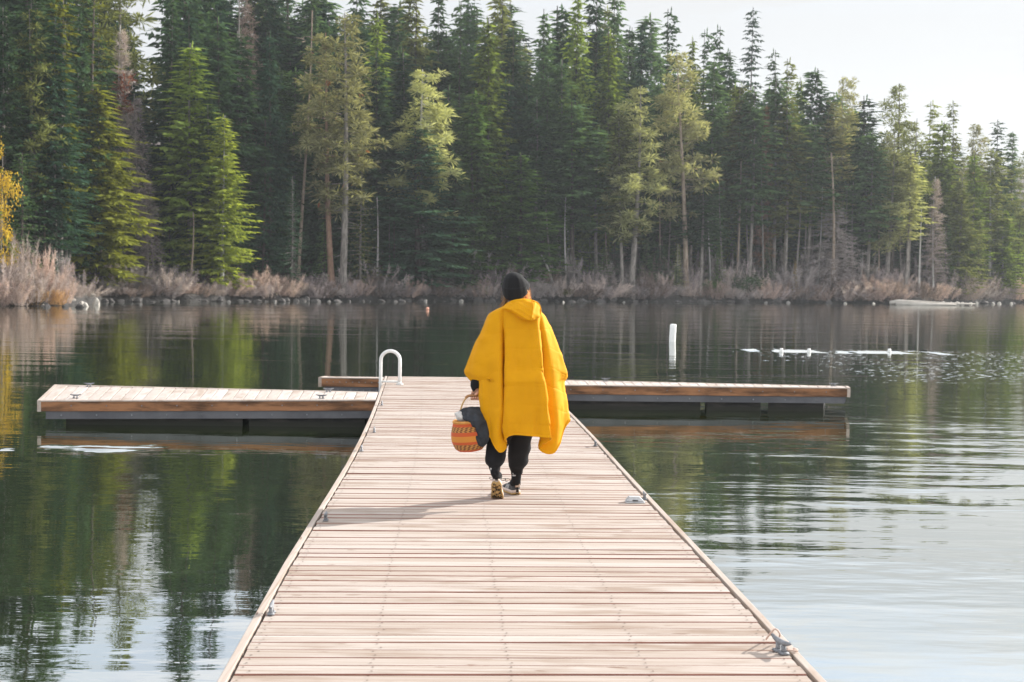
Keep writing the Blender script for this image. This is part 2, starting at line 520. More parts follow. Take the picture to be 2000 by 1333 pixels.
def bare(seed, H=16.0, Rn=2.2, cb=0.15, step=0.33, nb=6, droop=0.2, lift=0.35, twig=0.55, tw=0.035, trunk_r=0.14, per=9, shape=.7, bend=.2):
    """Leafless tree: limbs and fine twigs only."""
    r_ = np.random.default_rng(seed)
    tm = trunk_mb(H, trunk_r, bend, seed)
    Pb, D, L, W, RO = [], [], [], [], []
    z = H * cb
    while z < H * .98:
        t = (z - H * cb) / (H * (1 - cb))
        for k in range(nb):
            az = r_.uniform(0, 6.28)
            ln = max(.25, Rn * (1 - t) ** shape * r_.uniform(.5, 1.1))
            el = lift * (0.3 + t) + r_.normal(0, .15)
            d = np.array([math.cos(az), math.sin(az), math.tan(el)])
            z1 = z + r_.uniform(-.5, .5) * step
            prev = np.array([0, 0, z1])
            m = max(2, int(ln / 0.5) + 1)
            for j in range(1, m + 1):
                s_ = j / m
                q = np.array([0, 0, z1]) + d * ln * s_ - np.array([0, 0, droop * ln * s_ ** 2])
                Pb.append(prev[None]); D.append((q - prev)[None]); L.append(np.array([np.linalg.norm(q - prev) * 1.15])); W.append(np.array([tw * (2.2 - s_)])); RO.append(r_.uniform(-1.5, 1.5, 1))
                kk = per
                f = r_.uniform(0, 1, (kk, 1))
                Pb.append(prev * (1 - f) + q * f)
                dd = norm(r_.normal(size=(kk, 3)) * .8 + d * 0.9 + np.array([0, 0, 0.15]))
                D.append(dd); L.append(twig * r_.uniform(.4, 1.1, kk)); W.append(np.full(kk, tw)); RO.append(r_.uniform(-1.5, 1.5, kk))
                prev = q
        z += step * r_.uniform(.7, 1.3)
    V, Q = kites(np.concatenate(Pb), np.concatenate(D), np.concatenate(L), np.concatenate(W), np.concatenate(RO), .08, .3)
    crown = make_mesh('crown', V, [Q])
    trunk = make_mesh('trunk', np.concatenate(tm.v), [np.concatenate(tm.q), np.concatenate(tm.t)])
    return trunk, crown

def shrub(seed, H=2.2, Rn=1.4, stems=30, per=30, tw=0.022, cone=0.0):
    r_ = np.random.default_rng(seed)
    Pb, D, L, W, RO = [], [], [], [], []
    for k in range(stems):
        a = r_.uniform(0, 6.28); rr = Rn * math.sqrt(r_.random())
        base = np.array([math.cos(a) * rr * .55, math.sin(a) * rr * .55, -0.1])
        hh = H * r_.uniform(.6, 1.05) * (1 - (0.35 + cone) * (rr / Rn) ** 1.5)
        tip = np.array([math.cos(a) * rr * 1.45 + r_.normal(0, .18), math.sin(a) * rr * 1.45 + r_.normal(0, .18), hh])
        prev = base
        for j in range(1, 5):
            s_ = j / 4
            q = base + (tip - base) * s_ + r_.normal(0, .05, 3) * H * .4
            Pb.append(prev[None]); D.append((q - prev)[None]); L.append(np.array([np.linalg.norm(q - prev) * 1.1])); W.append(np.array([tw * (2.4 - 1.4 * s_)])); RO.append(r_.uniform(-1.5, 1.5, 1))
            kk = int(per * (0.25 + .35 * j))
            f = r_.uniform(0, 1, (kk, 1))
            Pb.append(prev * (1 - f) + q * f)
            D.append(norm(r_.normal(size=(kk, 3)) * .75 + norm(tip - base) * .55 + np.array([0, 0, .2]))); L.append(H * .17 * r_.uniform(.4, 1.2, kk)); W.append(np.full(kk, tw) * r_.uniform(.6, 1.2, kk)); RO.append(r_.uniform(-1.5, 1.5, kk))
            prev = q
    V, Q = kites(np.concatenate(Pb), np.concatenate(D), np.concatenate(L), np.concatenate(W), np.concatenate(RO), .03, .3)
    return make_mesh('shrub', V, [Q])

def leafy(seed, H=9.0, Rn=2.0, n=2600, size=.2, cz=.55, trunk_r=.12, lobes=26):
    """Broadleaf crown of small leaf faces gathered in uneven clumps."""
    r_ = np.random.default_rng(seed)
    tm = trunk_mb(H * .9, trunk_r, .2, seed)
    c = r_.normal(size=(lobes, 3)); c = norm(c) * r_.uniform(.35, 1.0, (lobes, 1))
    c = c * np.array([Rn, Rn, H * (1 - cz) * 0.95]) + np.array([0, 0, H * cz])
    idx = r_.integers(0, lobes, n)
    Pb = c[idx] + r_.normal(0, 1, (n, 3)) * np.array([.34, .34, .3]) * (Rn / 2)
    V, Q = kites(Pb, r_.normal(size=(n, 3)) - np.array([0, 0, .3]), size * r_.uniform(.6, 1.3, n), size * .75 * r_.uniform(.7, 1.2, n), r_.uniform(-1.5, 1.5, n))
    bd = c - np.array([0, 0, H * .35])
    v2, q2 = kites(np.tile([0, 0, H * .35], (lobes, 1)), bd, np.linalg.norm(bd, axis=1), np.full(lobes, .06), r_.uniform(0, 3, lobes), 0, .15)
    tm.add(v2, q2)
    return make_mesh('trunk', np.concatenate(tm.v), [np.concatenate(tm.q), np.concatenate(tm.t)]), make_mesh('crown', V, [Q])

# --- materials for the forest
BARK = {
    'grey': noisy_mat('bark_grey', (0.13, 0.115, 0.105), (0.30, 0.27, 0.245), 3.0, .95, .05, (3, 3, .5)),
    'dark': noisy_mat('bark_dark', (0.055, 0.045, 0.04), (0.13, 0.105, 0.09), 3.0, .95, .05, (3, 3, .5)),
    'tan': noisy_mat('bark_tan', (0.20, 0.15, 0.115), (0.42, 0.34, 0.27), 3.0, .95, .05, (3, 3, .5)),
    'pale': noisy_mat('bark_pale', (0.38, 0.36, 0.34), (0.62, 0.60, 0.57), 3.0, .9, .03, (3, 3, .5)),
    'red': noisy_mat('bark_red', (0.20, 0.12, 0.085), (0.34, 0.22, 0.16), 3.0, .95, .05, (3, 3, .5)),
}
LEAF = {
    'dark': leaf_mat('needles_dark', (0.058, 0.104, 0.054), .3, .3),
    'deep': leaf_mat('needles_deep', (0.040, 0.080, 0.052), .3, .25),
    'mid': leaf_mat('needles_mid', (0.090, 0.150, 0.070), .3, .35),
    'blue': leaf_mat('needles_blue', (0.060, 0.115, 0.070), .25, .3),
    'bright': leaf_mat('needles_bright', (0.180, 0.240, 0.058), .3, .42),
    'lime': leaf_mat('needles_lime', (0.235, 0.275, 0.055), .25, .45),
    'olive': leaf_mat('needles_olive', (0.175, 0.195, 0.075), .3, .38),
    'moss': leaf_mat('needles_moss', (0.169, 0.182, 0.034), .35, .38),
    'tan': leaf_mat('needles_tan', (0.320, 0.315, 0.170), .25, .38, ((0.30, 0.11, 0.05), .72)),
    'gold': leaf_mat('needles_gold', (0.380, 0.390, 0.200), .22, .4),
    'yellow': leaf_mat('leaves_yellow', (0.42, 0.29, 0.045), .3, .4, ((0.14, 0.17, 0.03), .60)),
    'rust': leaf_mat('needles_rust', (0.26, 0.095, 0.065), .3, .3),
    'faded': leaf_mat('needles_faded', (0.30, 0.175, 0.125), .3, .3),
    'pink': leaf_mat('twigs_pink', (0.47, 0.395, 0.38), .25, .15),
    'twig': leaf_mat('twigs_grey', (0.34, 0.30, 0.30), .3, .1),
    'brown': leaf_mat('twigs_brown', (0.24, 0.185, 0.165), .3, .1),
    'blush': leaf_mat('twigs_blush', (0.46, 0.355, 0.325), .3, .15),
    'mauve': leaf_mat('twigs_mauve', (0.35, 0.295, 0.30), .3, .12),
    'orange': leaf_mat('grass_orange', (0.42, 0.27, 0.15), .3, .3),
    'sprout': leaf_mat('needles_sprout', (0.110, 0.190, 0.060), .3, .4),
}
# --- prototypes: (trunk mesh, crown mesh, nominal height, nominal radius)
PROTO = {}
def proto(key, fn, H, Rn, **kw):
    PROTO[key] = (*fn(H=H, Rn=Rn, **kw), H, Rn)
proto('fir_a', conifer, 25, 3.6, seed=1, cb=.06, nb=6)
proto('fir_b', conifer, 25, 3.2, seed=2, cb=.10, nb=6, droop=.5, irregular=.45)
proto('fir_c', conifer, 25, 2.6, seed=3, cb=.16, nb=6, shape=.65, droop=.4, irregular=.4)
proto('fir_d', conifer, 25, 3.4, seed=14, cb=.05, nb=6, shape=.75, droop=.3, lift=.35, irregular=.5, miss=.16)
proto('tall_a', conifer, 25, 2.4, seed=4, cb=.36, nb=6, shape=.6, droop=.45, trunk_r=.16, miss=.12, irregular=.5)
proto('tall_b', conifer, 25, 2.1, seed=5, cb=.42, nb=6, shape=.55, droop=.5, trunk_r=.15, miss=.15, irregular=.55)
proto('tall_c', conifer, 25, 2.3, seed=16, cb=.30, nb=6, shape=.55, droop=.3, trunk_r=.15, miss=.22, irregular=.6)
proto('droop', conifer, 28, 3.6, seed=6, cb=.06, nb=6, shape=.75, droop=.9, hang=.6, spray=1.2, width=.28, irregular=.25, step=.7)
proto('comb', conifer, 25, 2.4, seed=7, cb=.30, nb=4, step=1.0, shape=.4, droop=.25, lift=.05, hang=.15, miss=.12, spray=.42, width=.15, gap=.14)
proto('ragged', conifer, 25, 2.0, seed=8, cb=.25, nb=4, step=.62, shape=.4, droop=.55, miss=.25, irregular=.6, spray=.8)
proto('young', conifer, 10, 2.0, seed=9, cb=.08, nb=6, step=.42, shape=1.0, droop=.25, lift=.4, spray=.36, width=.11, gap=.15, trunk_r=.09, bend=.06)
proto('young_b', conifer, 10, 1.7, seed=19, cb=.05, nb=6, step=.42, shape=.8, droop=.35, lift=.35, spray=.36, width=.11, gap=.15, trunk_r=.09, bend=.06, irregular=.5)
proto('pine_a', pine, 25, 2.9, seed=21, cb=.34, step=.78, nb=5, csize=.80)
proto('pine_b', pine, 25, 2.6, seed=22, cb=.30, step=.82, nb=5, csize=.86, miss=.25)
proto('pine_c', pine, 25, 2.3, seed=23, cb=.46, step=.75, nb=5, csize=.75)
proto('bare_a', bare, 16, 2.0, seed=31)
proto('bare_b', bare, 16, 2.6, seed=32, cb=.1, droop=.75, lift=.15, nb=5)
proto('leafy', leafy, 9, 2.0, seed=41)
proto('bush', leafy, 3, 1.6, seed=42, n=1800, size=.13, cz=.45, lobes=18, trunk_r=.04)
tr = trunk_mb(20, .2, .35, 55, top=.06, taper=.7)
r_ = np.random.default_rng(5)
zz = r_.uniform(6, 19.5, 34); azs = r_.uniform(0, 6.28, 34)
v2, q2 = kites(np.stack([0 * zz, 0 * zz, zz], 1), np.stack([np.cos(azs), np.sin(azs), r_.uniform(-.3, .4, 34)], 1), r_.uniform(.4, 1.8, 34), np.full(34, .07), r_.uniform(0, 3, 34), .1, .2)
tr.add(v2, q2)
PROTO['pole'] = (make_mesh('trunk', np.concatenate(tr.v), [np.concatenate(tr.q), np.concatenate(tr.t)]), None, 20, 1.2)
for k, (t_, c_, *_r) in PROTO.items():
    t_.materials.append(BARK['grey'])
    if c_: c_.materials.append(LEAF['mid'])

def place_mesh(name, me, parent, mat):
    o = bpy.data.objects.new(name, me)
    COL.objects.link(o)
    o.parent = parent
    o.material_slots[0].link = 'OBJECT'
    o.material_slots[0].material = mat
    return o

TREES = []
def tree(kind, xt, yt, off, hw, leaf, label, bark='dark', xb=None, name='fir_tree', cat='tree', group='conifers of the far shore forest', rot=None):
    d = float(shore(xt)) + off
    top = at(xt, yt, d)
    z0 = ground_z(top.x, d) - .05
    H = top.z - z0
    t_, c_, Hn, Rn = PROTO[kind]
    e = thing(name, (top.x, d, z0), label, cat, group)
    sc = hw * d / F / Rn * (1.0 if kind in ('pole', 'leafy', 'bush') else 1.15 if kind.startswith(('pine', 'bare')) else 1.32)
    e.scale = (sc, sc, H / Hn)
    lean = 0.0
    if xb is not None:
        bx = at(xb, 560, d).x
        e.location.x = bx
        lean = math.atan2(top.x - bx, H)
    spin = Matrix.Rotation(rot if rot is not None else random.uniform(0, 6.28), 3, 'Z')
    e.rotation_euler = (Matrix.Rotation(lean, 3, 'Y') @ spin).to_euler()
    place_mesh('trunk', t_, e, BARK[bark])
    if c_:
        place_mesh('crown', c_, e, LEAF[leaf])
    TREES.append((xt, yt, off))
    return e

# ------------------------------------------------------------------ the forest, tree by tree (photo pixel of the tip, metres behind the shore)
T = tree
# left end
T('leafy', 2, 272, 1.5, 36, 'yellow', 'broadleaf tree with yellow autumn leaves at the left edge above the pink bushes', 'grey', name='maple_tree', group=None)
T('young', 14, 105, 13, 40, 'olive', 'thin pale young fir in front of dark firs, just above the yellow tree', 'pale')
T('fir_d', 62, -330, 20, 120, 'dark', 'huge dark fir running past the top of the photo behind the pale young fir', 'dark')
T('fir_b', -40, -260, 26, 110, 'deep', 'dark fir cut by the left edge behind the yellow-leaved tree', 'dark')
T('fir_c', 112, 150, 11, 70, 'deep', 'shaded blue-black fir between the huge dark fir and the shaggy drooping fir', 'dark')
T('pole', 131, 40, 10, 20, None, 'bare grey trunk with broken top left of the shaggy drooping fir', 'grey', name='dead_tree')
T('comb', 178, -70, 7.5, 74, 'moss', 'tall spare fir with comb-like yellowish limbs over the shaggy drooping fir', 'dark')
T('droop', 192, 175, 4, 98, 'moss', 'shaggy olive fir with drooping boughs down to the grey shrubs', 'dark')
T('pine_b', 250, -125, 13, 78, 'olive', 'tall olive fir behind the bare tree with red needles', 'grey')
rustt = T('bare_a', 238, 48, 9, 52, 'pink', 'bare pinkish dead tree with a patch of rust red needles', 'pale', name='dead_tree')
T('bare_b', 268, 185, 7, 46, 'mauve', 'bare mauve tree hanging below the rust red needles', 'grey', name='dead_tree')
T('bare_b', 288, 350, 4, 44, 'mauve', 'small bare mauve tree low beside the shaggy drooping fir', 'grey', name='dead_tree')
T('fir_a', 360, -260, 19, 88, 'dark', 'very tall dark fir behind the bright green fir', 'dark')
T('fir_d', 418, -140, 24, 76, 'deep', 'tall dark fir right behind the bright green fir tip', 'dark')
T('fir_a', 376, 84, 6, 100, 'bright', 'bright green fir with a pointed tip and wide skirts', 'grey', rot=1.0)
T('fir_b', 412, 205, 4.5, 60, 'mid', 'mid green fir filling the gap beside the bright green fir', 'grey')
T('fir_d', 436, 225, 2, 60, 'lime', 'sunlit yellow-green fir leaning its boughs over the shore shrubs', 'pale')
T('pole', 480, -40, 12, 24, None, 'tall bare dark trunk right of the bright green fir', 'grey', xb=468, name='dead_tree')
T('bare_b', 482, -30, 13, 62, 'brown', 'tall trunk with dead brown limbs near the top', 'dark', name='dead_tree')
T('fir_c', 520, -90, 24, 60, 'deep', 'tall dark fir left of the leaning pale trunk', 'dark')
T('ragged', 555, -70, 28, 60, 'deep', 'ragged dark fir with sky showing through behind the leaning pale trunk', 'dark')
T('young', 515, 235, 8, 56, 'blue', 'young blue-green fir in shade left of the leaning pale trunk', 'dark')
T('pole', 598, 20, 7, 22, None, 'leaning pale bare trunk with few stubs', 'tan', xb=582, name='dead_tree')
T('young', 571, 345, 1.6, 36, 'blue', 'slim young fir standing alone at the shore under the leaning trunk', 'grey')
T('young_b', 634, 435, 4, 26, 'sprout', 'small fresh green fir between the slim young fir and the pines', 'dark')
T('fir_a', 612, -30, 18, 58, 'mid', 'green fir with lit top behind the leaning pale trunk', 'dark')
T('pine_c', 628, 62, 4, 58, 'tan', 'tan-crowned pine with reddish curved trunk', 'red', xb=648, name='pine_tree')
T('pine_b', 674, 28, 2.0, 76, 'tan', 'tall tan-crowned pine with straight grey trunk at the water', 'grey', name='pine_tree')
T('young_b', 706, 330, 2.8, 42, 'olive', 'low olive pine with orange needles at the foot of the tall tan-crowned pine', 'grey')
T('fir_b', 700, -60, 20, 60, 'dark', 'dark fir top behind the tall tan-crowned pine', 'dark')
T('fir_c', 738, 28, 12, 42, 'bright', 'narrow yellow-green fir right of the tall tan-crowned pine', 'grey')
T('fir_a', 784, 92, 9, 52, 'mid', 'dark green pointed fir left of the pale-topped fir', 'dark')
T('fir_b', 808, -50, 18, 62, 'olive', 'tall olive-lit fir high behind the pale-topped fir', 'dark')
T('pine_a', 832, 134, 3.4, 82, 'gold', 'pale-topped golden fir with thin whitish trunk', 'pale', rot=2.0)
T('fir_d', 822, 250, 2.2, 100, 'blue', 'broad blue-green fir forming the skirt below the pale-topped fir', 'dark')
T('fir_d', 884, 295, 2.0, 66, 'mid', 'broad green fir with orange tufts right of the pale-topped fir', 'dark')
T('fir_c', 878, 168, 8, 48, 'mid', 'pointed green fir just right of the pale-topped fir', 'dark')
T('fir_b', 858, -10, 22, 54, 'dark', 'dark fir on the skyline above the pale-topped fir', 'dark')
T('ragged', 897, 2, 20, 34, 'mid', 'thin skyline fir right of the dark fir above the pale-topped one', 'dark')
T('ragged', 927, 14, 22, 32, 'dark', 'thin dark skyline spire left of the large olive-green fir', 'dark')
T('fir_b', 978, -50, 20, 60, 'olive', 'tall olive skyline fir behind the large olive-green fir', 'dark')
T('fir_a', 952, 36, 7, 74, 'bright', 'large olive-green fir with lit right side left of the person', 'dark')
T('fir_d', 930, 180, 4, 74, 'sprout', 'dense green fir filling the slope below the large olive-green fir', 'dark')
T('fir_b', 1000, 55, 13, 56, 'dark', 'dark ragged fir right of the large olive-green fir', 'dark')
T('fir_d', 1016, 300, 3.0, 82, 'sprout', 'low bushy green fir directly above the person', 'dark')
T('pole', 1037, 255, 12, 14, None, 'thin broken white trunk above the low bushy fir', 'pale', name='dead_tree')
T('fir_a', 1066, 18, 15, 60, 'mid', 'pointed skyline fir right of the person with dark flanks', 'dark')
T('fir_b', 1064, 150, 8, 70, 'mid', 'dense green fir in shade below the pointed skyline fir', 'dark')
T('tall_b', 1098, 12, 20, 52, 'dark', 'high thin fir between the two brightest spires right of the person', 'dark')
T('fir_a', 1128, -18, 13, 58, 'bright', 'yellow-green spire high right of the person', 'dark')
T('tall_a', 1122, 200, 6, 62, 'mid', 'green hanging fir below the yellow-green spire', 'dark')
T('fir_b', 1164, -70, 18, 56, 'dark', 'dark fir top cut by the photo edge right of the yellow-green spire', 'dark')
T('fir_c', 1192, 60, 11, 48, 'bright', 'lit green fir left of the pale gold pine', 'dark')
T('fir_b', 1204, -50, 20, 48, 'mid', 'tall fir cut by the top edge above the pale gold pine', 'dark')
T('tall_a', 1170, 250, 6, 52, 'mid', 'shaded fir with bare lower trunk left of the pale gold pine', 'grey')
T('fir_b', 1256, 44, 17, 46, 'deep', 'dark spire with ragged crown behind the pale gold pine', 'dark')
T('tall_c', 1211, 215, 1.6, 44, 'olive', 'thin olive pine with crooked trunk beside the pale gold pine', 'grey', xb=1217, name='pine_tree')
T('pine_b', 1240, 168, 1.0, 62, 'gold', 'pale gold pine with grey trunk rising from the shrubs', 'grey', name='pine_tree')
T('ragged', 1311, 18, 26, 34, 'dark', 'sharp dark skyline spire above the curved-trunk pine', 'dark')
T('pine_a', 1326, 98, 2.6, 66, 'tan', 'tan pine with long pale trunk curving to the shore', 'tan', xb=1341, name='pine_tree')
T('tall_b', 1372, 340, 1.6, 46, 'dark', 'small dark pine with thin bare trunk right of the curved trunk', 'grey', name='pine_tree')
T('young', 1325, 478, 2.0, 18, 'gold', 'little pale sapling at the foot of the curved trunk', 'pale')
T('young_b', 1322, 520, 1.8, 20, 'sprout', 'little fresh green sapling at the foot of the curved trunk', 'dark')
T('pine_b', 60, 20, 9, 60, 'olive', 'olive lit pine crown in front of the huge dark fir', 'grey', name='pine_tree')
T('ragged', 118, -20, 9, 44, 'moss', 'ragged olive fir left of the spare fir with comb-like limbs', 'grey')
T('young_b', 40, 300, 6, 50, 'mid', 'mid green fir between the yellow tree and the blue-black fir', 'dark')
T('fir_c', 545, 130, 10, 46, 'mid', 'green fir in the gap left of the leaning pale trunk', 'dark')
# right half, receding
T('fir_b', 1290, 110, 12, 44, 'mid', 'green fir in the gap left of the tan pine with curving trunk', 'dark')
T('fir_a', 1352, 74, 16, 40, 'bright', 'yellow-green fir top right of the tan curving pine', 'dark')
T('ragged', 1381, 58, 20, 26, 'dark', 'thin dark spire, first of two close together left of the lone tall tree', 'dark')
T('ragged', 1402, 52, 22, 26, 'dark', 'thin dark spire, second of two close together left of the lone tall tree', 'dark')
T('fir_c', 1398, 115, 9, 52, 'mid', 'green fir with yellowish flank beneath the two close dark spires', 'grey')
T('tall_a', 1422, 98, 15, 40, 'dark', 'dark fir with narrow crown left of the lone tall tree', 'grey')
T('ragged', 1470, 14, 66, 26, 'deep', 'lone tall broken-topped tree standing highest on the right skyline', 'dark')
T('tall_b', 1449, 165, 6, 38, 'olive', 'olive fir with long grey trunk below the lone tall tree', 'grey')
T('tall_a', 1470, 172, 3.5, 50, 'mid', 'green fir on a slim bare trunk just below the lone tall tree', 'grey')
T('fir_c', 1436, 165, 12, 36, 'bright', 'yellow-tipped fir behind the slim bare trunk', 'dark')
T('bare_a', 1497, 200, 5, 26, 'faded', 'thin dying tree with rusty orange needles in the right half', 'grey', name='dead_tree')
T('ragged', 1511, 98, 22, 24, 'dark', 'thin skyline spire right of the lone tall tree', 'dark')
T('tall_b', 1519, 150, 5, 44, 'mid', 'tall fir with straight pale trunk right of the rusty tree', 'grey')
T('ragged', 1543, 115, 18, 28, 'olive', 'faded sparse skyline fir right of the thin spire', 'dark')
T('tall_c', 1540, 190, 3.6, 46, 'olive', 'olive pine with straight pale trunk in the right half, full crown', 'grey', name='pine_tree')
T('fir_c', 1562, 152, 13, 32, 'bright', 'small yellow-green skyline fir left of the broad dark fir', 'dark')
T('tall_a', 1592, 134, 8, 50, 'dark', 'broad dark fir on the right skyline with tufted top', 'grey')
T('tall_b', 1584, 240, 4, 44, 'mid', 'mid green fir with bare trunk below the broad dark skyline fir', 'grey')
T('pole', 1621, 300, 2.0, 26, None, 'large pale trunk behind the hanging dead boughs', 'tan', xb=1626, name='dead_tree')
T('tall_c', 1622, 190, 7, 42, 'tan', 'tan-green pine above the large pale trunk', 'grey', name='pine_tree')
T('bare_b', 1630, 400, 2.6, 84, 'twig', 'dead spruce skeleton with grey hanging boughs', 'grey', name='dead_tree')
T('pine_a', 1655, 148, 9, 46, 'tan', 'sparse tan pine on the skyline right of the broad dark fir', 'grey', name='pine_tree')
T('fir_c', 1693, 188, 5, 52, 'dark', 'dense dark green fir left of the crooked-topped tree', 'dark')
T('tall_a', 1700, 260, 2.6, 48, 'mid', 'shaggy green fir low before the dense dark green fir', 'grey')
T('pine_b', 1748, 164, 7, 50, 'olive', 'crooked-topped olive pine on the right skyline', 'dark', xb=1738, name='pine_tree')
T('pine_b', 1738, 262, 2.2, 52, 'gold', 'sunlit yellowish pine in front of the crooked-topped pine', 'grey', name='pine_tree')
T('pine_c', 1780, 232, 3.0, 44, 'olive', 'olive pine right of the sunlit yellowish pine', 'grey', name='pine_tree')
T('tall_b', 1775, 300, 1.4, 36, 'gold', 'small pale pine on a thin trunk by the shore log', 'grey', name='pine_tree')
T('ragged', 1822, 198, 18, 26, 'olive', 'thin skyline spire, left of a pair right of the crooked-topped pine', 'dark')
T('ragged', 1861, 198, 18, 24, 'olive', 'thin skyline spire, right of a pair right of the crooked-topped pine', 'dark')
T('fir_c', 1840, 238, 9, 44, 'bright', 'yellow-green fir below the pair of thin spires', 'dark')
T('bare_a', 1829, 345, 2.4, 30, 'pink', 'bare pink tree near the right end of the shore', 'pale', name='dead_tree')
T('fir_d', 1874, 350, 1.8, 58, 'olive', 'full olive fir at the shore near the right edge', 'grey')
T('pine_b', 1910, 242, 9, 40, 'tan', 'pale greyish pine near the right edge with rounded top', 'grey', name='pine_tree')
T('fir_c', 1902, 300, 5, 36, 'bright', 'lit yellow-green fir between the full olive fir and the rounded pine', 'grey')
T('ragged', 1950, 234, 16, 26, 'dark', 'dark skyline spire near the right edge', 'dark')
T('tall_c', 1940, 290, 3.5, 40, 'olive', 'olive pine on a pale stem below the dark right-hand spire', 'pale', name='pine_tree')
T('fir_b', 1977, 258, 12, 36, 'mid', 'mid green fir second from the right edge', 'dark')
T('pine_b', 2006, 290, 4, 44, 'olive', 'olive pine cut by the right edge', 'grey', name='pine_tree')
T('fir_d', 1962, 410, 1.5, 40, 'bright', 'low bright green fir by the water near the right edge', 'grey')

# rust red needles on the dead tree at the left: a patch of twigs with their own colour
_t, c_, Hn, Rn = PROTO['bare_a']
vv = np.zeros(len(c_.vertices) * 3, dtype=np.float32); c_.vertices.foreach_get('co', vv)
vv = vv.reshape(-1, 4, 3)
sel = (vv[:, 0, 2] > Hn * .66) & (vv[:, 0, 2] < Hn * .80) & (np.sin(vv[:, 0, 2] * 9.0) > -0.1) & (vv[:, 0, 0] > -0.4)
sub = vv[sel]
sub = sub + (sub - sub[:, :1]) * np.array([.25, .25, .25]) + np.random.default_rng(3).normal(0, .05, sub.shape)
me = make_mesh('red_needles', sub.reshape(-1, 3), [np.arange(len(sub) * 4).reshape(-1, 4)])
obj('red_needles', me, LEAF['rust'], rustt)

# landmarks used to say where the many look-alikes stand
LAND = [(5, 'yellow-leaved tree'), (110, 'huge dark fir'), (190, 'shaggy drooping fir'), (262, 'bare tree with red needles'), (376, 'bright green fir'), (440, 'yellow-green shore fir'),
        (515, 'young blue-green fir'), (583, 'leaning pale trunk'), (676, 'tall tan-crowned pine'), (760, 'narrow yellow-green fir'), (832, 'pale-topped golden fir'), (950, 'large olive-green fir'), (1020, 'low bushy fir'),
        (1128, 'yellow-green spire'), (1238, 'pale gold pine'), (1335, 'pine with curved trunk'), (1400, 'close dark spires'), (1470, 'lone tall tree'), (1540, 'straight pine'), (1626, 'hanging dead boughs'),
        (1693, 'dense dark green fir'), (1745, 'crooked-topped pine'), (1830, 'bare pink tree'), (1875, 'full olive fir'), (1945, 'dark right-hand spire'), (2005, 'right-edge pine')]
ORD = ['first', 'second', 'third', 'fourth', 'fifth', 'sixth', 'seventh', 'eighth', 'ninth', 'tenth', 'eleventh', 'twelfth', 'thirteenth', 'fourteenth', 'fifteenth', 'sixteenth']
def land(px):
    return min(LAND, key=lambda q: abs(q[0] - px))[1]
class Namer:
    """Gives look-alikes labels by landmark and by their order from the left beside it."""
    def __init__(self): self.rows = []
    def add(self, o, px, desc, rel): self.rows.append((px, o, desc, rel))
    def finish(self):
        groups = {}
        for px, o, d, rel in sorted(self.rows, key=lambda r: r[0]):
            groups.setdefault((d, rel, land(px)), []).append(o)
        for (d, rel, l), os_ in groups.items():
            for i, o in enumerate(os_):
                o['label'] = f'{d} {rel} the {l}' + ('' if len(os_) == 1 else f', {ORD[min(i, 15)]} from left')

# back rows: the dense dark wood behind the front trees
SKY = [-200, 0, 180, 300, 330, 600, 780, 880, 1000, 1090, 1230, 1330, 1420, 1500, 1600, 1700, 1800, 1900, 2000, 2200]
SKYY = [-190, -170, -120, 40, -130, -100, -70, -30, 0, -10, 0, 70, 110, 140, 165, 205, 235, 265, 290, 310]
nm = Namer()
rr = random.Random(4)
for row, (off, drop, stepx) in enumerate(((10, 150, 47), (24, 85, 40), (42, 30, 44), (66, 70, 50))):
    x = -190 + rr.uniform(0, 30)
    while x < 2190:
        y = interp(x, SKY, SKYY) + drop + rr.uniform(-30, 90)
        o_ = off + rr.uniform(-3, 4)
        right = x > 1080
        kind = rr.choice(['tall_a', 'tall_b', 'tall_c', 'fir_c', 'tall_a'] if right and row == 0 else ['fir_a', 'fir_b', 'fir_c', 'fir_d', 'tall_a'])
        lf = rr.choice(['deep', 'dark', 'dark', 'mid'] if row < 2 else ['dark', 'mid', 'olive'] if row < 3 else ['deep', 'dark'])
        word = {'deep': 'blackish green fir', 'dark': 'dark green fir', 'mid': 'green fir', 'olive': 'olive green fir'}[lf]
        if 252 < x < 335 and row > 0:
            x += stepx; continue
        e = tree(kind, x, y, o_, rr.uniform(48, 68) * (1.1 if x < 1000 else .85), lf, 'fir', rr.choice(['dark', 'grey', 'grey']), group='back rows of firs in the forest')
        nm.add(e, x, word, ('just behind', 'deep behind', 'far back behind', 'on the hill behind')[row])
        x += stepx * rr.uniform(.75, 1.25)
# slim bare trunks seen in the gloom under the crowns
for x, yt, off in ((905, 380, 9), (962, 400, 10), (985, 430, 7), (1075, 380, 11), (1108, 400, 9), (1163, 430, 9), (1185, 400, 12), (1290, 400, 12), (1302, 380, 15), (1388, 380, 9), (1412, 360, 10),
                   (1440, 330, 7), (1462, 350, 9), (1492, 330, 6), (1505, 360, 12), (1530, 340, 9), (1556, 380, 6), (1572, 350, 10), (1600, 380, 8), (1648, 380, 8), (1668, 370, 6), (1684, 380, 9), (1712, 400, 6), (1760, 410, 5), (1795, 420, 4), (300, 400, 8), (372, 430, 4), (735, 400, 7), (760, 420, 9)):
    e = tree('pole', x, yt - 15, off * .42 + .8, rr.uniform(11, 17), None, 'trunk', rr.choice(['grey', 'grey', 'tan', 'pale']), xb=x + rr.uniform(-4, 4), name='dead_tree', group='slim bare trunks in the wood')
    nm.add(e, x, 'slim bare trunk', 'in the gloom near')
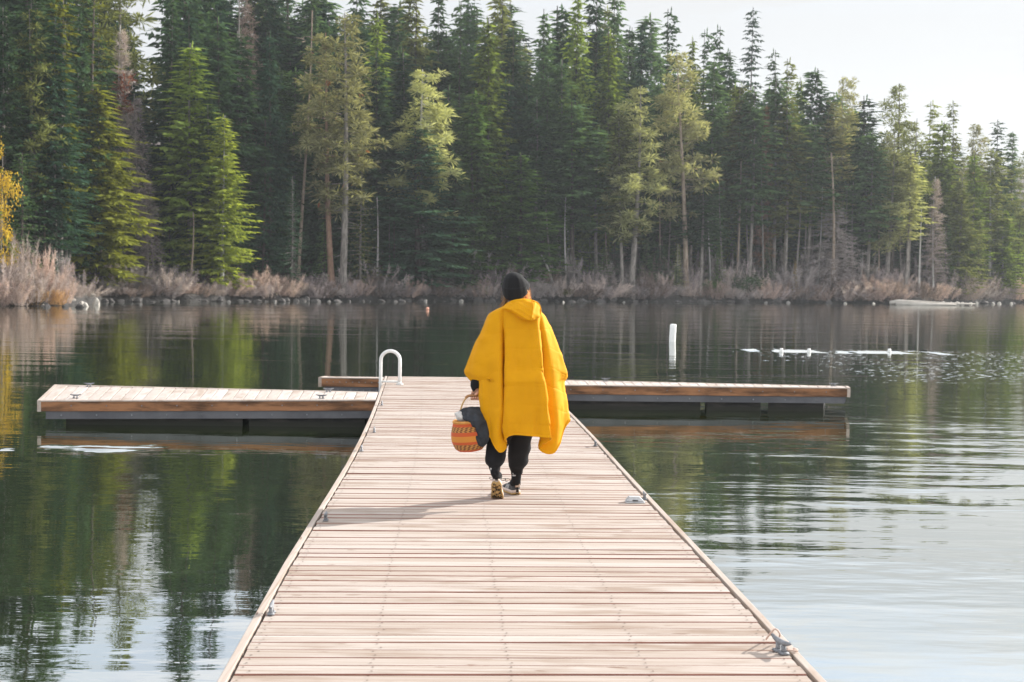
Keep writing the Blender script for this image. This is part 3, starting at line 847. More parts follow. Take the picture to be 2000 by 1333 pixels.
# saplings along the slope
for x, y, off, hw, lf in ((905, 470, 3, 26, 'sprout'), (1150, 470, 5, 30, 'mid'), (1182, 480, 3, 30, 'sprout'), (1200, 455, 6, 30, 'blue'), (1262, 470, 3, 30, 'mid'), (1290, 480, 4, 28, 'blue'), (1110, 500, 5, 24, 'blue'),
                          (1405, 480, 3, 20, 'sprout'), (1500, 470, 4, 20, 'mid'), (1060, 480, 6, 34, 'dark'), (700, 440, 4, 30, 'dark'), (770, 430, 3, 40, 'blue'), (1850, 440, 2, 30, 'sprout'), (1915, 430, 2, 28, 'olive'), (1990, 430, 2, 34, 'bright'), (330, 440, 6, 44, 'dark'), (90, 350, 8, 60, 'deep'), (470, 400, 7, 36, 'dark'), (260, 420, 6, 40, 'deep')):
    e = tree(rr.choice(['young', 'young_b']), x, y, off, hw, lf, 'sapling', 'dark', name='fir_sapling', group='young firs on the shore slope')
    nm.add(e, x, {'sprout': 'fresh green', 'mid': 'green', 'blue': 'bluish green', 'dark': 'dark green', 'olive': 'olive', 'bright': 'bright green', 'deep': 'blackish green'}[lf] + ' fir sapling', 'on the bank near')
for x in list(range(-900, -200, 62)) + list(range(2210, 2700, 70)):      # the wood goes on past both ends of the view
    e = tree(rr.choice(['fir_a', 'fir_b', 'fir_d']), x, rr.uniform(-120, 0) if x < 0 else rr.uniform(320, 360), rr.uniform(6, 20), rr.uniform(75, 100) if x < 0 else rr.uniform(50, 62), rr.choice(['dark', 'mid', 'olive']), 'fir', 'dark', group='back rows of firs in the forest')
    nm.add(e, x, 'edge fir', 'in the wood beyond')
nm.finish()
tree('bush', 1455, 528, 1.4, 40, 'mid', 'low dark green bush above the sandy gap in the shore shrubs', 'dark', name='evergreen_bush', cat='bush', group=None)
tree('bush', 1390, 540, 1.6, 24, 'sprout', 'low fresh green bush left of the dark green bush', 'dark', name='evergreen_bush', cat='bush', group=None)
tree('bush', 905, 560, 1.0, 10, 'yellow', 'small yellow-leaved bush at the water beside the person', 'dark', name='small_bush', cat='bush', group=None)
tree('bush', 946, 556, 1.2, 13, 'lime', 'small lime yellow bush at the water behind the person', 'dark', name='small_bush', cat='bush', group=None)
tree('bush', 1105, 560, 1.0, 15, 'moss', 'small olive yellow bush at the water right of the person', 'dark', name='small_bush', cat='bush', group=None)
tree('young_b', 1553, 508, 1.5, 9, 'yellow', 'tiny yellow larch sapling among the pink shrubs', 'dark', name='larch_sapling', cat='tree', group=None)

# ------------------------------------------------------------------ shrubs, rocks and logs on the shore
SH = [shrub(61, 2.2, 1.5), shrub(62, 2.2, 1.7, stems=30, cone=.1), shrub(63, 2.2, 1.1, stems=22, cone=.3), shrub(64, 2.2, 1.5, stems=14, per=16)]
for s_ in SH: s_.materials.append(LEAF['pink'])
ns = Namer()
def put_shrub(px, ytop, off, hw, leaf, v):
    d = float(shore(px)) + off
    top = at(px, ytop, d)
    z0 = ground_z(top.x, d) - .05
    o = bpy.data.objects.new('leafless_shrub', SH[v]); COL.objects.link(o)
    o.location = (top.x, d, z0)
    s_ = hw * d / F / 1.5
    o.scale = (s_, s_, max(.4, (top.z - z0)) / 2.2)
    o.rotation_euler = (0, 0, random.uniform(0, 6.28))
    o.material_slots[0].link = 'OBJECT'; o.material_slots[0].material = LEAF[leaf]
    tag(o, None, 'shrub', 'leafless shrubs along the far shore')
    ns.add(o, px, {'pink': 'pale pink', 'twig': 'grey', 'mauve': 'mauve', 'blush': 'blush pink', 'brown': 'brown', 'orange': 'orange-brown'}[leaf] + ' leafless shrub', ('at the water below' if off < 1.4 else 'on bank below' if off < 3 else 'higher up below' if off < 3.5 else 'in wood behind'))
    return o
# the sunlit pink spit at the left
for a in ((44, 428, 1.5, 42, 'pink', 2), (12, 478, 1.0, 36, 'pink', 1), (85, 462, 1.6, 34, 'blush', 2), (-20, 470, 2.0, 50, 'pink', 1), (112, 505, 1.0, 30, 'blush', 0), (20, 530, .6, 40, 'blush', 0), (70, 520, .7, 38, 'pink', 0),
          (-60, 500, 1.0, 50, 'pink', 1), (128, 545, .6, 22, 'blush', 0), (98, 556, .4, 20, 'orange', 0), (70, 560, .3, 18, 'orange', 3), (-10, 548, .3, 30, 'blush', 0), (40, 552, .3, 26, 'pink', 0), (120, 562, .3, 14, 'orange', 0),
          (118, 480, 3.0, 18, 'twig', 3), (128, 490, 3.0, 18, 'mauve', 2)):
    put_shrub(*a)
rs = random.Random(12)
x = 150
while x < 2060:
    base = 1.0 if x < 1000 else .85
    lf = rs.choices(['mauve', 'blush', 'pink', 'twig', 'brown'], [4, 2, 2, 3, 2] if x < 1350 else [3, 4, 3, 2, 1])[0]
    if not 1452 < x < 1475:
        put_shrub(x, rs.uniform(538, 560), rs.uniform(.6, 1.2), rs.uniform(20, 32) * base, lf, rs.choice([0, 1, 1, 0]))
    x += rs.uniform(17, 27)
x = 160
while x < 2050:
    lf = rs.choices(['mauve', 'twig', 'brown', 'pink'], [4, 4, 3, 1])[0]
    put_shrub(x, rs.uniform(508, 545), rs.uniform(1.6, 3.4), rs.uniform(20, 34), lf, rs.choice([0, 1, 2, 3]))
    x += rs.uniform(26, 44)
for a in ((205, 492, 2.2, 40, 'mauve', 2), (300, 505, 1.5, 44, 'twig', 3), (330, 515, 1.2, 36, 'pink', 1), (505, 520, 1.4, 40, 'blush', 1), (555, 530, 1.0, 40, 'blush', 0), (650, 520, 1.6, 40, 'twig', 3), (735, 505, 2, 50, 'twig', 3), (900, 480, 2.5, 50, 'twig', 3), (935, 488, 3.2, 46, 'twig', 3),
          (980, 500, 2.2, 40, 'mauve', 3), (1121, 480, 3.5, 24, 'twig', 2), (1180, 536, 1.0, 36, 'pink', 1), (1296, 522, 1.3, 22, 'pink', 2), (1258, 530, 1.3, 14, 'mauve', 2), (1700, 528, .9, 36, 'blush', 1), (1735, 536, .7, 34, 'blush', 0), (1425, 490, 3.2, 34, 'twig', 3), (1445, 505, 2.6, 34, 'mauve', 3),
          (1885, 540, .8, 30, 'blush', 1), (1935, 530, .8, 28, 'pink', 2), (1985, 535, .8, 28, 'blush', 1), (1655, 540, 1.0, 34, 'pink', 1)):
    put_shrub(*a)
x = 870
while x < 2010:
    put_shrub(x, rs.uniform(470, 520), rs.uniform(3.6, 7.5), rs.uniform(16, 30), rs.choices(['twig', 'mauve', 'brown'], [4, 3, 3])[0], rs.choice([2, 3]))
    x += rs.uniform(30, 52)
ns.finish()

def rock_mesh(seed, sub=3):
    bm = bmesh.new(); bmesh.ops.create_icosphere(bm, subdivisions=sub, radius=1)
    P_ = np.array([v.co[:] for v in bm.verts])
    n_ = vnoise(P_, 1.6, seed, 3)
    r_ = np.random.default_rng(seed)
    for k in range(7):                       # flattened facets
        d_ = r_.normal(size=3); d_ /= np.linalg.norm(d_)
        c_ = r_.uniform(.55, .8)
        ex = np.maximum(0, P_ @ d_ - c_)
        P_ = P_ - ex[:, None] * d_ * .9
    P_ = P_ * (1 + .16 * n_[:, None])
    for v, c_ in zip(bm.verts, P_): v.co = c_
    me = bpy.data.meshes.new('rock'); bm.to_mesh(me); bm.free()
    return me
M_ROCKP = noisy_mat('rock_pale', (0.40, 0.37, 0.33), (0.66, 0.62, 0.56), 2.5, .9, .05)
M_ROCKD = noisy_mat('rock_dark', (0.045, 0.042, 0.042), (0.12, 0.11, 0.105), 2.5, .9, .05)
M_ROCKG = noisy_mat('rock_grey', (0.18, 0.17, 0.16), (0.36, 0.34, 0.32), 2.5, .9, .05)
RM = [rock_mesh(s_) for s_ in (71, 72, 73)]
for s_ in RM: s_.materials.append(M_ROCKG)
nr = Namer()
def rock(px, py, w, hgt, mat, word, dz=0.0):
    d = on_z(px, py, 0).y
    p_ = at(px, py, d)
    o = bpy.data.objects.new('rock', rs.choice(RM)); COL.objects.link(o)
    s_ = w * d / F / 2
    o.location = (p_.x, d, s_ * hgt * rs.uniform(.1, .45))
    o.scale = (s_, s_ * rs.uniform(.7, 1.1), s_ * hgt)
    o.rotation_euler = (0, 0, rs.uniform(0, 6.28))
    o.material_slots[0].link = 'OBJECT'; o.material_slots[0].material = mat
    tag(o, None, 'rock', 'rocks along the far waterline')
    nr.add(o, px, word, 'at the waterline below')
for px, py, w, hg in ((50, 594, 16, .7), (63, 596, 12, .8), (75, 597, 12, .7), (35, 593, 10, .7), (143, 589, 26, .8), (160, 596, 14, .9), (168, 599, 14, .9), (188, 596, 15, 1.5), (191, 583, 13, 1.2), (140, 574, 9, 1.0), (84, 598, 8, .7)):
    rock(px, py, w, hg, M_ROCKP, 'pale stone')
for px, py, w in ((92, 600, 18), (128, 600, 16), (155, 601, 20), (105, 597, 16), (15, 597, 20)):
    rock(px, py, w, .6, M_ROCKD, 'dark wet stone')
x = 205
while x < 2010:
    wl = 590 if x < 1000 else 591
    k = rs.random()
    if k < .86: rock(x, float(np.interp(x, [200, 900, 1400, 1800, 2000], [591, 590, 592, 594, 593])) - rs.uniform(0, 2), rs.uniform(8, 24), rs.uniform(.35, .7), M_ROCKD, 'dark stone')
    elif k < .95: rock(x, float(np.interp(x, [200, 900, 1400, 1800, 2000], [591, 590, 592, 594, 593])), rs.uniform(5, 10), .8, M_ROCKG, 'grey stone')
    else: rock(x, float(np.interp(x, [200, 900, 1400, 1800, 2000], [591, 590, 592, 594, 593])) + .5, rs.uniform(4, 9), .8, M_ROCKP, 'small pale stone')
    x += rs.uniform(9, 26)
for px in (1842, 1858, 1870, 1880, 1896, 1908, 1940, 1952, 1975):
    rock(px, 594.5, rs.uniform(7, 11), .8, M_ROCKP, 'small pale stone')
nr.finish()
M_LOG = noisy_mat('weathered_log', (0.36, 0.33, 0.29), (0.56, 0.52, 0.47), 1.2, .85, .03, (.6, 4, 4))
def log(pts, rads, label):
    mb = MB(); mb.tube(pts, rads, 9)
    return tag(mb.build('fallen_log', M_LOG), label, 'log', None)
dl = on_z(1760, 596, 0).y
log([at(1738, 592, dl), at(1755, 590, dl), at(1790, 591, dl + .3), at(1840, 593, dl + .6), at(1905, 594, dl + 1)], [.20, .23, .19, .13, .06], 'long bleached log lying at the right waterline below pink shrubs')
log([at(1750, 594, dl - .5), at(1800, 595, dl - .4), at(1868, 595.5, dl - .2)], [.17, .2, .08], 'thinner bleached log in the water before the long log')
dl = on_z(60, 596, 0).y
log([at(38, 589, dl), at(70, 588, dl), at(100, 590, dl)], [.12, .14, .08], 'short pale driftwood log on the left spit')
log([at(85, 590, dl + .3), at(110, 588, dl + .3), at(148, 586, dl + .5)], [.10, .12, .06], 'pale driftwood branch beside the pale stones on the left spit')
log([at(168, 576, dl + 9), at(186, 578, dl + 9)], [.12, .12], 'stub of pale driftwood on dark bank right of the left spit')
for i, (a, b_, dd, lab) in enumerate((((1057, 498), (1080, 548), 3, 'leaning white dead stem on the bank right of the person'), ((983, 432), (1000, 510), 7, 'slanting white dead trunk in the gloom behind the person'), ((1010, 505), (1018, 545), 3, 'short white stump above the beanie'), ((940, 445), (946, 500), 8, 'broken white stem in the gloom left of the slanting white trunk'))):
    d_ = float(shore(a[0])) + dd
    mb = MB(); mb.tube([at(*a, d_), at((a[0] + b_[0]) / 2 + 1, (a[1] + b_[1]) / 2, d_), at(b_[0], b_[1] + 6, d_)], [.06, .1, .13], 7)
    tag(mb.build('snag', BARK['pale']), lab, 'dead tree')
for a, b_, dd, lab in (((965, 470), (1000, 478), 7, 'fallen pale branch slung between trunks behind the person'), ((1080, 528), (1130, 533), 4, 'grey fallen branch on the slope right of the person'), ((1130, 492), (1190, 497), 6, 'grey fallen trunk higher on the slope right of the person')):
    d_ = float(shore(a[0])) + dd
    mb = MB(); mb.tube([at(*a, d_), at(*b_, d_)], [.07, .05], 7)
    tag(mb.build('fallen_branch', BARK['grey']), lab, 'branch')

# ------------------------------------------------------------------ docks
DS = [1.5, 5.75, 8.0, 10.0, 12.0, 13.5, 15.0, 16.5, 18.77, 21.0, 22.95]
DX = [0.26, 0.065, -0.045, -0.126, -0.205, -0.271, -0.342, -0.425, -0.562, -0.70, -0.82]
DZ = [0.39, 0.390, 0.386, 0.366, 0.347, 0.346, 0.354, 0.358, 0.364, 0.385, 0.402]
def dock_c(d): return Vector((interp(d, DS, DX), d, interp(d, DS, DZ)))
PERP = Vector((1, 0.050, 0)).normalized()
HWD = 1.22
def deck_pt(px, py):
    """Point of the walkway surface seen at a photo pixel."""
    d = 10.0
    for _ in range(30):
        p_ = on_z(px, py, interp(d, DS, DZ)); d = .5 * d + .5 * p_.y
    return p_

def wood_mat(name, c1, c2, c3, axis):
    mt, h, out = new_mat(name)
    tc = h.n('ShaderNodeTexCoord').outputs['Object']
    rnd = h.n('ShaderNodeAttribute', {'attribute_name': 'rnd'}).outputs['Fac']
    off = h.n('ShaderNodeCombineXYZ', None, X=h.math('MULTIPLY', rnd, 37.0), Y=h.math('MULTIPLY', rnd, 91.0), Z=rnd).outputs[0]
    st = (0.8, 16.0, 16.0) if axis == 'x' else (16.0, 0.8, 16.0)
    v = h.vmath('ADD', h.vmath('MULTIPLY', tc, st), off)
    grain = h.noise(v, 2.2, 6, .68)
    st2 = (1.0, 3.0, 3.0) if axis == 'x' else (3.0, 1.0, 3.0)
    blot = h.noise(h.vmath('ADD', h.vmath('MULTIPLY', tc, st2), off), 1.3, 4, .6)
    k = h.math('ADD', h.math('MULTIPLY', grain, .80), h.math('MULTIPLY', rnd, .20))
    c = h.mix(h.maprange(k, .30, .72), (*c1, 1), (*c2, 1))
    c = h.mix(h.math('MULTIPLY', h.maprange(blot, .50, .70), .7), c, (*c3, 1))
    streak = h.noise(h.vmath('ADD', h.vmath('MULTIPLY', tc, (.7, 60.0, 60.0) if axis == 'x' else (60.0, .7, 60.0)), off), 1.0, 2, .5)
    c = h.mix(h.math('MULTIPLY', h.maprange(streak, .54, .70), .55), c, (*c3, 1))
    knot = h.noise(h.vmath('ADD', h.vmath('MULTIPLY', tc, (5, 22, 5) if axis == 'x' else (22, 5, 5)), off), 1.0, 1)
    c = h.mix(h.math('MULTIPLY', h.maprange(knot, .73, .78), .75), c, (.16, .085, .05, 1))
    p = principled(h, c, .82)
    p.inputs['Specular IOR Level'].default_value = .25
    b = h.n('ShaderNodeBump', None, Strength=1.0, Distance=.0007, Height=grain)
    h.put(p.inputs['Normal'], b.outputs[0])
    h.put(out, p.outputs[0])
    return mt
M_DECK = wood_mat('weathered_deck_wood', (.365, .295, .245), (.49, .435, .395), (.235, .16, .11), 'x')
M_DECKF = wood_mat('weathered_finger_wood', (.45, .385, .34), (.56, .51, .48), (.31, .225, .165), 'y')
M_EDGE = wood_mat('weathered_edge_board', (.42, .35, .30), (.53, .47, .43), (.30, .21, .15), 'y')
M_FASC = noisy_mat('brown_stained_fascia', (.085, .042, .022), (.34, .16, .075), 1.6, .75, .004, (1.2, 1.2, 6))
M_STEEL = noisy_mat('grey_painted_steel', (.085, .085, .095), (.13, .13, .14), 2.0, .55, 0)
M_FLOAT = noisy_mat('black_float', (.012, .012, .012), (.04, .034, .03), 2.0, .7, .01)
def float_mat():
    mt, h, out = new_mat('black_float')
    pos = h.n('ShaderNodeNewGeometry').outputs['Position']
    n = h.noise(h.vmath('MULTIPLY', pos, (3, 3, 9)), 1.0, 4)
    c = h.mix(h.maprange(n, .35, .65), (.012, .012, .012, 1), (.045, .038, .032, 1))
    e_ = h.math('ADD', h.sep(pos)[2], h.math('MULTIPLY', h.math('SUBTRACT', n, .5), .06))
    c = h.mix(h.maprange(e_, .085, .045), c, (.022, .022, .014, 1))
    h.put(out, principled(h, c, .7).outputs[0])
    return mt
M_FLOAT = float_mat()
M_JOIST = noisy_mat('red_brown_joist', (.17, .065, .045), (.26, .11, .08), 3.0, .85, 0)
M_SCREW = noisy_mat('rusty_screw', (.05, .03, .025), (.10, .06, .045), 30, .7, 0)
M_CLEAT = noisy_mat('galvanised_cleat', (.15, .155, .165), (.30, .31, .33), 9, .6, .0008, metal=.3)

def deck_planks(mb, attr, c0, c1, a0, a1, pitch, gap, seed, zoff=0.0, skip=()):
    """Planks across a strip whose two edges run c0->c1 (functions of 0..1)."""
    r_ = np.random.default_rng(seed)
    length = (Vector(a1(.5)) - Vector(a0(.5))).length
    return r_

def plank(mb, A0, A1, B0, B1, th=.032, r=.0045, cup=.0):
    """A board: near edge A0-A1, far edge B0-B1 (world points on its top), rounded long edges."""
    up = Vector((0, 0, 1))
    vs = []
    for a, b in ((A0, B0), (A1, B1)):
        d = (b - a); L_ = d.length; d = d.normalized()
        for u, z_ in ((0, -th), (0, -r), (r * 1.3, -.001), (L_ * .5, cup), (L_ - r * 1.3, -.001), (L_, -r), (L_, -th)):
            vs.append(a + d * u + up * z_)
    n = 7
    q = [(i, i + 1, n + i + 1, n + i) for i in range(n - 1)] + [(n - 1, 0, n, 2 * n - 1)]
    mb.add([tuple(v) for v in vs], q + [])
    mb.add([tuple(v) for v in vs[:n]], [], [(0, 2, 1), (0, 3, 2), (0, 4, 3), (0, 6, 4), (4, 6, 5)])
    mb.add([tuple(v) for v in vs[n:]], [], [(0, 1, 2), (0, 2, 3), (0, 3, 4), (0, 4, 6), (4, 5, 6)])

def set_rnd(me, nplanks, quads_each, tris_each, seed):
    r_ = np.random.default_rng(seed).random(nplanks)
    at_ = me.attributes.new('rnd', 'FLOAT', 'FACE')
    vals = np.concatenate([np.repeat(r_, quads_each), np.repeat(r_, tris_each)])
    extra = len(me.polygons) - len(vals)
    if extra > 0: vals = np.concatenate([vals, np.zeros(extra)])
    at_.data.foreach_set('value', vals.astype(np.float32))

def board_strip(name, pts, inner, outer, up, depth, mat, parent, seed=0):
    """Long board following pts; inner/outer are sideways offsets."""
    mb = MB(); rows = []
    for p_, pv in pts:
        p_ = Vector(p_)
        rows.append([p_ + pv * inner + Vector((0, 0, up - depth)), p_ + pv * inner + Vector((0, 0, up - .002)), p_ + pv * (inner + .003 * (1 if outer > inner else -1)) + Vector((0, 0, up)),
                     p_ + pv * (outer - .003 * (1 if outer > inner else -1)) + Vector((0, 0, up)), p_ + pv * outer + Vector((0, 0, up - .002)), p_ + pv * outer + Vector((0, 0, up - depth))])
    G = np.array([[tuple(q) for q in r] for r in rows])
    mb.grid(G, close_v=True)
    n = len(rows)
    mb.add(G[0], [(0, 1, 2, 3), (0, 3, 4, 5)]); mb.add(G[-1], [(3, 2, 1, 0), (5, 4, 3, 0)])
    o = mb.build(name, mat, parent, smooth=False)
    return o

# main walkway
dock = thing('dock', (0, 12, 0), 'long floating walkway of pale weathered planks running out over the lake', 'dock')
def child(o, par):
    o.parent = par
    o.matrix_parent_inverse = Matrix.Translation(par.location).inverted()
    return o
mb = MB(); rp = np.random.default_rng(8); d = 1.6; npl = 0
scr = MB()
while d < 22.9:
    w = .1225 + rp.uniform(-.003, .003); g = rp.uniform(.004, .009)
    if abs(d - 8.05) < .07: g = .02
    zl, zr = rp.normal(0, .0014, 2)
    c0, c1 = dock_c(d), dock_c(d + w)
    sk = rp.normal(0, .0012)
    i0 = HWD - .046 - rp.uniform(0, .008); i1 = HWD - .048 - rp.uniform(0, .012)
    tl = rp.normal(0, .0015)
    A0 = c0 - PERP * i0 + Vector((0, -sk, zl)); A1 = c0 + PERP * i1 + Vector((0, sk, zr))
    B0 = c1 - PERP * i0 + Vector((0, -sk, zl + tl)); B1 = c1 + PERP * i1 + Vector((0, sk, zr + tl))
    plank(mb, A0, A1, B0, B1, cup=rp.normal(.0002, .0006)); npl += 1
    for lat in (-1.13, -.62, -.05, .52, 1.12):
        for fr in (.25, .75):
            q = dock_c(d + w * fr) + PERP * (lat + rp.normal(0, .008)) + Vector((0, 0, .0035 + (zl + zr) / 2))
            k = 6
            scr.add([tuple(q + Vector((math.cos(2 * math.pi * j / k) * .0052, math.sin(2 * math.pi * j / k) * .0052, 0))) for j in range(k)] , [(0, 1, 2, 3), (0, 3, 4, 5)])
    d += w + g
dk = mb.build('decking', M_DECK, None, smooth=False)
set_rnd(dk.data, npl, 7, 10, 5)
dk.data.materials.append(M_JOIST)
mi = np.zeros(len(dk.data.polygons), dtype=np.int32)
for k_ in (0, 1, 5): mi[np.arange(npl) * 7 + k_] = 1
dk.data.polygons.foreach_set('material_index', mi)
child(dk, dock)
child(scr.build('screws', M_SCREW, None, smooth=False), dock)
stn = [1.6, 3.5, 5.716, 7, 8.0, 9.4, 10.81, 12.5, 14.5, 16.6, 18.77, 20.8, 22.93]
for s_, nm_ in ((-1, 'edge_board'), (1, 'edge_board')):
    rows = [(dock_c(q), PERP) for q in stn]
    child(board_strip(nm_, rows, s_ * (HWD - .036), s_ * HWD, .004, .15, M_EDGE, None), dock)
    child(board_strip('steel_beam', rows, s_ * (HWD - .10), s_ * (HWD - .03), -.142, .10, M_STEEL, None), dock)
mbj = MB()
for q0, q1 in zip(stn[:-1], stn[1:]):
    a, b = dock_c(q0), dock_c(q1)
    mbj.hexa([a - PERP * 1.1 + Vector((0, .02, -.14)), a + PERP * 1.1 + Vector((0, .02, -.14)), b + PERP * 1.1 + Vector((0, 0, -.14)), b - PERP * 1.1 + Vector((0, 0, -.14)),
              a - PERP * 1.1 + Vector((0, .02, -.038)), a + PERP * 1.1 + Vector((0, .02, -.038)), b + PERP * 1.1 + Vector((0, 0, -.038)), b - PERP * 1.1 + Vector((0, 0, -.038))])
child(mbj.build('joist_frame', M_JOIST, None, smooth=False), dock)
for a, b in ((2.2, 4.6), (6.2, 8.6), (10, 12.4), (14, 16.4), (18.2, 20.6)):
    mf = MB(); ca, cb_ = dock_c(a), dock_c(b)
    lo = Vector((0, 0, -.25))
    P8 = [Vector((q.x, q.y, -.15)) for q in (ca - PERP * 1.0, ca + PERP * 1.0, cb_ + PERP * 1.0, cb_ - PERP * 1.0)] + [q + Vector((0, 0, -.245)) for q in (ca - PERP * 1.0, ca + PERP * 1.0, cb_ + PERP * 1.0, cb_ - PERP * 1.0)]
    mf.hexa(P8)
    child(mf.build('float', M_FLOAT, None, smooth=False), dock)

def cleat_at(p_, ang, par, size=.2, up=Vector((0, 0, 1))):
    """Mooring cleat: two feet, two posts and a horn with raised tapering ends."""
    mb = MB()
    rt = Matrix.Rotation(ang, 3, 'Z')
    T_ = lambda x, y, z: Vector(p_) + rt @ Vector((x, y, z)) * size
    for sx_ in (-.16, .16):
        mb.hexa([T_(sx_ - .13, -.13, 0), T_(sx_ + .13, -.13, 0), T_(sx_ + .13, .13, 0), T_(sx_ - .13, .13, 0), T_(sx_ - .09, -.09, .06), T_(sx_ + .09, -.09, .06), T_(sx_ + .09, .09, .06), T_(sx_ - .09, .09, .06)])
        mb.tube([T_(sx_, 0, .03), T_(sx_ * .95, 0, .12), T_(sx_ * .9, 0, .26)], [.085 * size, .065 * size, .075 * size], 8)
    mb.tube([T_(-.52, 0, .35), T_(-.36, 0, .31), T_(-.16, 0, .275), T_(.16, 0, .275), T_(.36, 0, .31), T_(.52, 0, .35)], [.035 * size, .06 * size, .08 * size, .08 * size, .06 * size, .035 * size], 8)
    return child(mb.build('cleat', M_CLEAT, None), par)
axis_ang = math.pi / 2 + math.atan(.048)
cl_pos = [(636, 1018), (530, 1200), (706, 882), (731, 845), (746, 792), (1525, 1276), (1259, 976), (1163, 872)]
for px, py in cl_pos:
    cleat_at(deck_pt(px, py) + Vector((0, 0, .004)), axis_ang + (.25 if py > 1250 else 0), dock, .165 if py > 1250 else .135)

def finger(label, FL, FR, BR, BL, end_left=False, end_right=False, floats=(), cleats=(), seed=1, under=.38):
    """Side pontoon from its four top corners (world points)."""
    ctr = (FL + FR + BR + BL) / 4
    e = thing('finger_dock', (ctr.x, ctr.y, 0), label, 'dock', 'side pontoons of the walkway')
    Lr = (FR - FL).length
    n = max(3, int(Lr / .141))
    mb = MB(); r_ = np.random.default_rng(seed)
    dn = Vector((0, 0, -1))
    ins = .05
    L_ = lambda a, b, t: a + (b - a) * t
    for i in range(n):
        t0 = i / n + .002 * (.14 / Lr) * 10; t1 = (i + 1) / n - .003 * (.14 / Lr) * 10
        dz = Vector((0, 0, r_.normal(0, .0015)))
        f0, f1, b0, b1 = L_(FL, FR, t0), L_(FL, FR, t1), L_(BL, BR, t0), L_(BL, BR, t1)
        fb = (b0 - f0).normalized() * ins
        plank(mb, f1 + fb + dz, b1 - fb + dz, f0 + fb + dz, b0 - fb + dz)
    o = mb.build('decking', M_DECKF, None, smooth=False); set_rnd(o.data, n, 7, 10, seed); child(o, e)
    fdir = (FR - FL).normalized(); pv = (FL - BL).normalized(); pv2 = (FR - BR).normalized()
    child(board_strip('fascia_board', [(L_(FL, FR, t), pv) for t in (0, .33, .66, 1)], -.045, 0, -.012, .125, M_FASC, None), e)
    child(board_strip('fascia_board', [(L_(BL, BR, t), pv) for t in (0, .33, .66, 1)], 0, .045, -.012, .125, M_FASC, None), e)
    child(board_strip('cap_strip', [(L_(FL, FR, t), pv) for t in (0, .5, 1)], -.052, .006, .006, .016, M_EDGE, None), e)
    child(board_strip('cap_strip', [(L_(BL, BR, t), pv) for t in (0, .5, 1)], -.006, .052, .006, .016, M_EDGE, None), e)
    if end_left:
        child(board_strip('end_board', [(L_(FL, BL, t), -fdir) for t in (0, .5, 1)], .0, .05, .008, .15, M_EDGE, None), e)
    if end_right:
        child(board_strip('end_board', [(L_(FR, BR, t), fdir) for t in (0, .5, 1)], .0, .05, .008, .15, M_EDGE, None), e)
    child(board_strip('steel_beam', [(L_(FL, FR, t) + fdir * (.06 if (t == 0 and end_left) else -.03 if (t == 1 and end_right) else 0), pv) for t in (0, .5, 1)], -.09, -.015, -.139, .102, M_STEEL, None), e)
    child(board_strip('steel_beam', [(L_(BL, BR, t), pv) for t in (0, .5, 1)], .015, .09, -.139, .102, M_STEEL, None), e)
    for t in np.arange(.06, 1, .105):
        q = L_(FL, FR, t) + pv * -.015 + Vector((0, 0, -.19))
        bl_ = MB(); bl_.tube([tuple(q), tuple(q + pv * .012)], .011, 6); child(bl_.build('bolt', M_CLEAT, None), e)
        q = L_(FL, FR, t + .03) + Vector((0, 0, -.065))
        bl_ = MB(); bl_.tube([tuple(q), tuple(q + pv * .008)], .009, 6); child(bl_.build('bolt', M_CLEAT, None), e)
    for a, b in floats:
        mf = MB(); q = [L_(FL, FR, a) - pv * .12, L_(FL, FR, b) - pv * .12, L_(BL, BR, b) + pv * .12, L_(BL, BR, a) + pv * .12]
        mf.hexa([Vector((v.x, v.y, -.2)) for v in q] + [Vector((v.x, v.y, v.z - .243)) for v in q])
        child(mf.build('float', M_FLOAT, None, smooth=False), e)
    mj = MB(); q = [FL - pv * .06, FR - pv * .06, BR + pv * .06, BL + pv * .06]
    mj.hexa([v + Vector((0, 0, -.135)) for v in q] + [v + Vector((0, 0, -.04)) for v in q])
    child(mj.build('joist_frame', M_JOIST, None, smooth=False), e)
    for t, w in cleats:
        p_ = L_(L_(FL, FR, t), L_(BL, BR, t), w)
        cleat_at(p_ + Vector((0, 0, .003)), math.atan2(fdir.y, fdir.x), e, .14)
    return e
cleft = lambda d: dock_c(d) - PERP * (HWD + .012)
cright = lambda d: dock_c(d) + PERP * (HWD + .012)
jl0, jl1 = cleft(18.77), cleft(20.0)
finger('long left pontoon with brown fascia tilted toward the camera', at(80, 783.5, 18.56), Vector((jl0.x, jl0.y, at(735, 781.5, 18.77).z)), Vector((jl1.x, jl1.y, at(738, 766, 20.0).z)), at(113, 752.5, 19.8),
       end_left=True, floats=((.07, .60), (.62, .97)), cleats=((.095, .16), (.10, .93), (.845, .90), (.835, .18)), seed=3)
jr0, jr1 = cright(21.7), cright(22.9)
finger('long right pontoon with orange-brown fascia behind the person', Vector((jr0.x, jr0.y, at(1062, 753, 21.7).z)), at(1655, 758.5, 22.0), at(1650, 755, 23.2), Vector((jr1.x, jr1.y, at(1062, 742.5, 22.9).z)),
       end_right=True, floats=((.02, .52), (.54, .72), (.745, .93)), cleats=((.96, .75), (.22, .9)), seed=4)
js0, js1 = cleft(22.0), cleft(22.92)
finger('short left stub of decking behind the long left pontoon', at(628, 738, 22.0), Vector((js0.x, js0.y, at(745, 739, 22.0).z)), Vector((js1.x, js1.y, at(745, 736.8, 22.92).z)), at(640, 735.8, 22.92),
       end_left=True, floats=((.05, .95),), seed=5)
